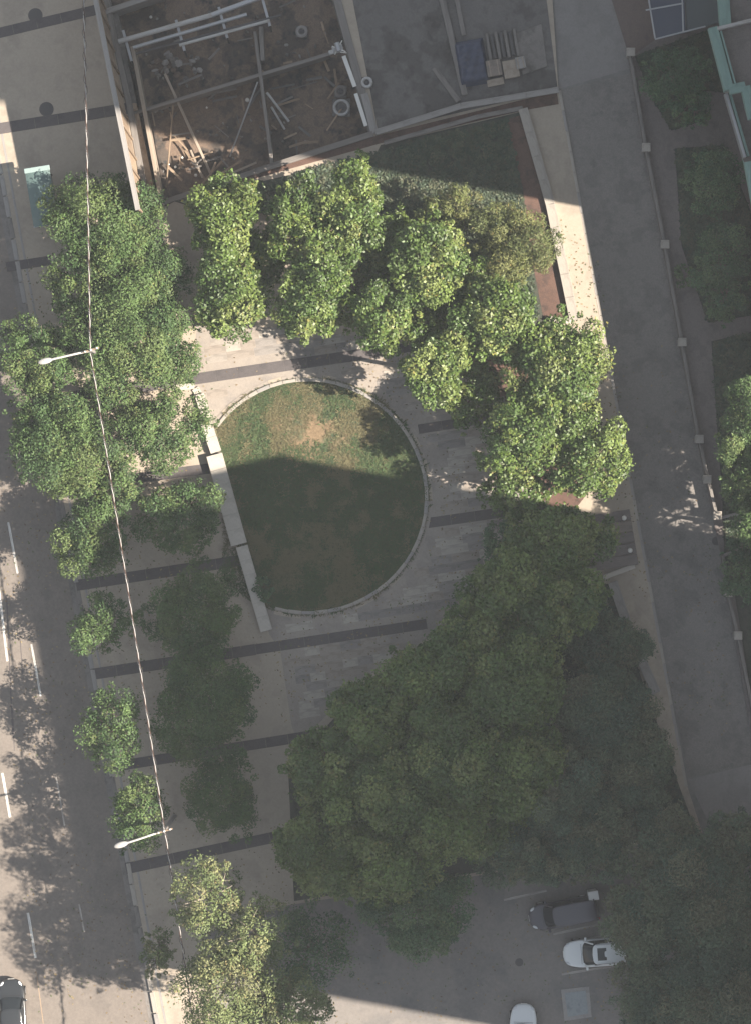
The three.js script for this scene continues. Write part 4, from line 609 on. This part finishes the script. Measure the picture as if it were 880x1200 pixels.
// ───────────────────────── vehicles ─────────────────────────
function car(name, label, px, py, heading, o) {
  const { L, W, H, paint, hood = 0.29, rear = 0.06, rakeF = 0.15, rakeR = 0.08, belt = 0.95, van } = o;
  const t = thing(name, label, 'car', [P(px, py, 1)[0], -0.14, P(px, py, 1)[1]], heading);          // local +x is forward
  const body = new THREE.MeshPhysicalMaterial({ color: new THREE.Color().setRGB(...paint), roughness: 0.35, clearcoat: 0.8, clearcoatRoughness: 0.08 });
  const SEG = 72, sup = (a, n, A, B) => [A * Math.sign(Math.cos(a)) * Math.pow(Math.abs(Math.cos(a)), 2 / n), B * Math.sign(Math.sin(a)) * Math.pow(Math.abs(Math.sin(a)), 2 / n)];
  const plan = (a, s) => { let [x, z] = sup(a, 5, L / 2, W / 2); const f = x / (L / 2); if (f > 0.45) z *= 1 - 0.16 * Math.pow((f - 0.45) / 0.55, 2); if (f < -0.6) z *= 1 - 0.08 * Math.pow((-f - 0.6) / 0.4, 2); if (Math.abs(f) > 0.9) x *= 1 - 0.05 * Math.pow(z / (W / 2), 2); return [x * s, z * s]; };
  const deckY = x => { const f = x / (L / 2); return f > 0.2 ? belt - 0.26 * Math.pow((f - 0.2) / 0.8, 1.7) : f < -0.6 ? belt - 0.08 * Math.pow((-f - 0.6) / 0.4, 2) : belt; };
  const shell = (rows) => { const pos = [], idx = []; for (const row of rows) for (let i = 0; i < SEG; i++) pos.push(...row(i / SEG * Math.PI * 2)); for (let j = 0; j + 1 < rows.length; j++) for (let i = 0; i < SEG; i++) { const a = j * SEG + i, b = j * SEG + (i + 1) % SEG, c = a + SEG, d = b + SEG; idx.push(a, c, b, b, c, d); } const g = new THREE.BufferGeometry(); g.setAttribute('position', new THREE.Float32BufferAttribute(pos, 3)); g.setIndex(idx); g.computeVertexNormals(); return g; };
  const rows = [[0.22, 0.95], [0.34, 0.985], [0.55, 1]].map(([y, s]) => a => { const [x, z] = plan(a, s); return [x, y, z]; });
  for (const [d, s] of [[-0.13, 0.998], [-0.05, 0.985], [-0.012, 0.96], [0.012, 0.90], [0.03, 0.75], [0.045, 0.5], [0.05, 0.2], [0.05, 0.001]]) rows.push(a => { const [x, z] = plan(a, s), [xo] = plan(a, 1); return [x, deckY(s > 0.9 ? xo : x) + d, z]; });
  mesh('body', shell(rows), body, t);
  const xc = L / 2 - hood * L, xr = -L / 2 + rear * L, yb = belt + 0.0, yr = H - 0.07, x0 = xr + rakeR * L, x1 = xc - rakeF * L;
  const gh = (a, xa, xb, w, y) => { const [x, z] = sup(a, 7, (xb - xa) / 2, w / 2), f = x / ((xb - xa) / 2); return [x + (xa + xb) / 2 + (f > 0.5 ? -0.10 * Math.pow(z / (w / 2), 2) : 0), y, z * (f > 0 ? 1 - 0.05 * f * f : 1)]; };
  const wb = W * 0.93, wt = W * 0.76;
  mesh('windows', shell([a => gh(a, xr, xc, wb, yb - 0.06), a => gh(a, xr + 0.02, xc - 0.02, wb - 0.02, yb + 0.04), a => gh(a, x0, x1, wt, yr)]), M.glass, t);
  const roof = mesh('roof', shell([[0, 1.02], [0.03, 1.015], [0.055, 0.97], [0.075, 0.85], [0.09, 0.6], [0.095, 0.3], [0.096, 0.001]].map(([d, s]) => a => { const [x, , z] = gh(a, x0, x1, wt, 0), cx = (x0 + x1) / 2; return [(x - cx) * s + cx, yr - 0.02 + d, z * s]; })), body, t);
  for (const s of [-1, 1]) {
    for (const [xa, xb] of [[xc - 0.12, x1 - 0.06], [xr + 0.10, x0 + 0.06], [(x0 + x1) / 2 + 0.05, (x0 + x1) / 2]]) mesh('pillar', barGeo(new THREE.Vector3(xa, yb, s * (wb / 2 - 0.04)), new THREE.Vector3(xb, yr, s * (wt / 2 - 0.01)), 0.09, 0.09, 0.02), body, t);
    const mi = mesh('mirror', rbox(0.16, 0.15, 0.24, 0, 0, 0, 0.05), o.mirror || body, t); mi.position.set(xc - 0.28, belt + 0.08, s * (W / 2 + 0.06));
    const hl = mesh('headlight', new THREE.SphereGeometry(1, 16, 10).scale(0.22, 0.07, 0.10), M.lampClear, t); hl.position.set(L / 2 - 0.34, 0.715, s * W * 0.335); hl.rotation.y = s * 0.5;
    const tl = mesh('taillight', rbox(0.10, 0.26, 0.14, 0, 0, 0, 0.03), M.lampRed, t); tl.position.set(-L / 2 + 0.10, 0.82, s * W * 0.40);
    for (const e of [0.31, -0.30]) { const w = mesh('wheel', new THREE.CylinderGeometry(0.33, 0.33, 0.22, 24).rotateX(Math.PI / 2), M.tyre, t); w.position.set(e * L, 0.33, s * (W / 2 - 0.115)); mesh('rim', new THREE.CylinderGeometry(0.21, 0.21, 0.02, 16).rotateX(Math.PI / 2).translate(0, 0, s * 0.112), M.rim, w); }
    if (o.rails) mesh('roof_rail', rodGeo(new THREE.Vector3(x0 + 0.2, H + 0.02, s * wt * 0.46), new THREE.Vector3(x1 - 0.25, H + 0.02, s * wt * 0.46), 0.025), M.steel, t);
    mesh('wiper', barGeo(new THREE.Vector3(xc - 0.05, yb + 0.07, s * 0.35 - 0.25), new THREE.Vector3(xc - 0.18, yb + 0.15, s * 0.35 + 0.25), 0.025, 0.02), M.tyre, t);
  }
  if (o.sunroof) mesh('sunroof', rbox(0.62, 0.03, 0.86, x1 - 0.62, H - 0.01, 0, 0.01), M.glass, t);
  mesh('bonnet_seam', barGeo(new THREE.Vector3(xc + 0.06, belt + 0.045, -W * 0.36), new THREE.Vector3(xc + 0.06, belt + 0.045, W * 0.36), 0.02, 0.012, 0.003), M.tyre, t);
  mesh('number_plate', rbox(0.03, 0.12, 0.45, L / 2 + 0.0, 0.5, 0, 0.01), M.white, t);
  return t;
}
{
  const deg = d => d * Math.PI / 180;
  car('parked_car', 'white car with sunroof, parked half under the olive tree', 702, 1117, deg(180) + 0.07 - 0.0, { L: 4.9, W: 1.92, H: 1.72, paint: [0.70, 0.71, 0.70], sunroof: true, rails: true, hood: 0.26, rakeF: 0.14 });
  car('parked_van', 'dark purplish van parked beside the white car with sunroof', 661, 1071, deg(180) + 0.17, { L: 4.85, W: 1.86, H: 1.85, paint: [0.040, 0.035, 0.048], hood: 0.20, rakeF: 0.13, rakeR: 0.04, rear: 0.02 });
  car('white_car', 'white car driving into the sunlit edge of the parking lot', 612, 1217, deg(90) - 0.05, { L: 4.6, W: 1.84, H: 1.48, paint: [0.74, 0.75, 0.75], hood: 0.28 });
  car('black_car', 'black car on the sunlit street', 14, 1188, deg(90) - 0.12 + 0.17, { L: 4.6, W: 1.88, H: 1.46, paint: [0.025, 0.027, 0.030], hood: 0.25, rakeF: 0.17, mirror: null });
  const ub = thing('utility_box', 'white metal utility box beside the dark van', 'utility box', [P(695, 1050, 1.6)[0], -0.14, P(695, 1050, 1.6)[1]], 0.17);
  mesh('cabinet', rbox(0.62, 1.5, 0.55, 0, 0.85, 0, 0.03), M.white, ub); mesh('lid', rbox(0.70, 0.07, 0.63, 0, 1.63, 0, 0.02), M.white, ub); mesh('plinth', box(0.7, 0.12, 0.62, 0, 0.06, 0), M.concrete, ub);
  const pad = thing('concrete_pad', 'square concrete inspection pad set in the parking lot', 'pad'); mesh('frame', prismGeo([[657, 1160], [690, 1156], [693, 1192], [661, 1197]], -0.141, -0.105, [], 0.008), M.stoneGrey, pad); mesh('panel', prismGeo([[661, 1164], [686, 1161], [689, 1188], [665, 1192]], -0.12, -0.09, [], 0.006), std(mineral([0.27, 0.29, 0.30], [0.20, 0.215, 0.22], 0.15, 0.6, 3)), pad);
  const lot = scene.getObjectByName('parking_lot');
  for (const [x0, y0, x1, y1] of [[648, 1095, 720, 1080], [658, 1142, 735, 1130], [690, 1100, 735, 1094], [590, 1055, 640, 1044]]) { const a = V(x0, y0), b = V(x1, y1); a.y = b.y = -0.139 + 0.141; mesh('bay_line', barGeo(a, b, 0.14, 0.006, 0.001), M.paintWorn, lot); }
  const mh = thing('manhole_cover', 'small dark drain cover in the parking lot', 'manhole', [P(608, 1128)[0], -0.136, P(608, 1128)[1]]); mesh('rim', new THREE.CylinderGeometry(0.28, 0.28, 0.012, 24), M.band, mh); mesh('lid', new THREE.CylinderGeometry(0.22, 0.22, 0.02, 24), M.ironLid, mh, 0.003);
}
renderer.render(scene, camera);
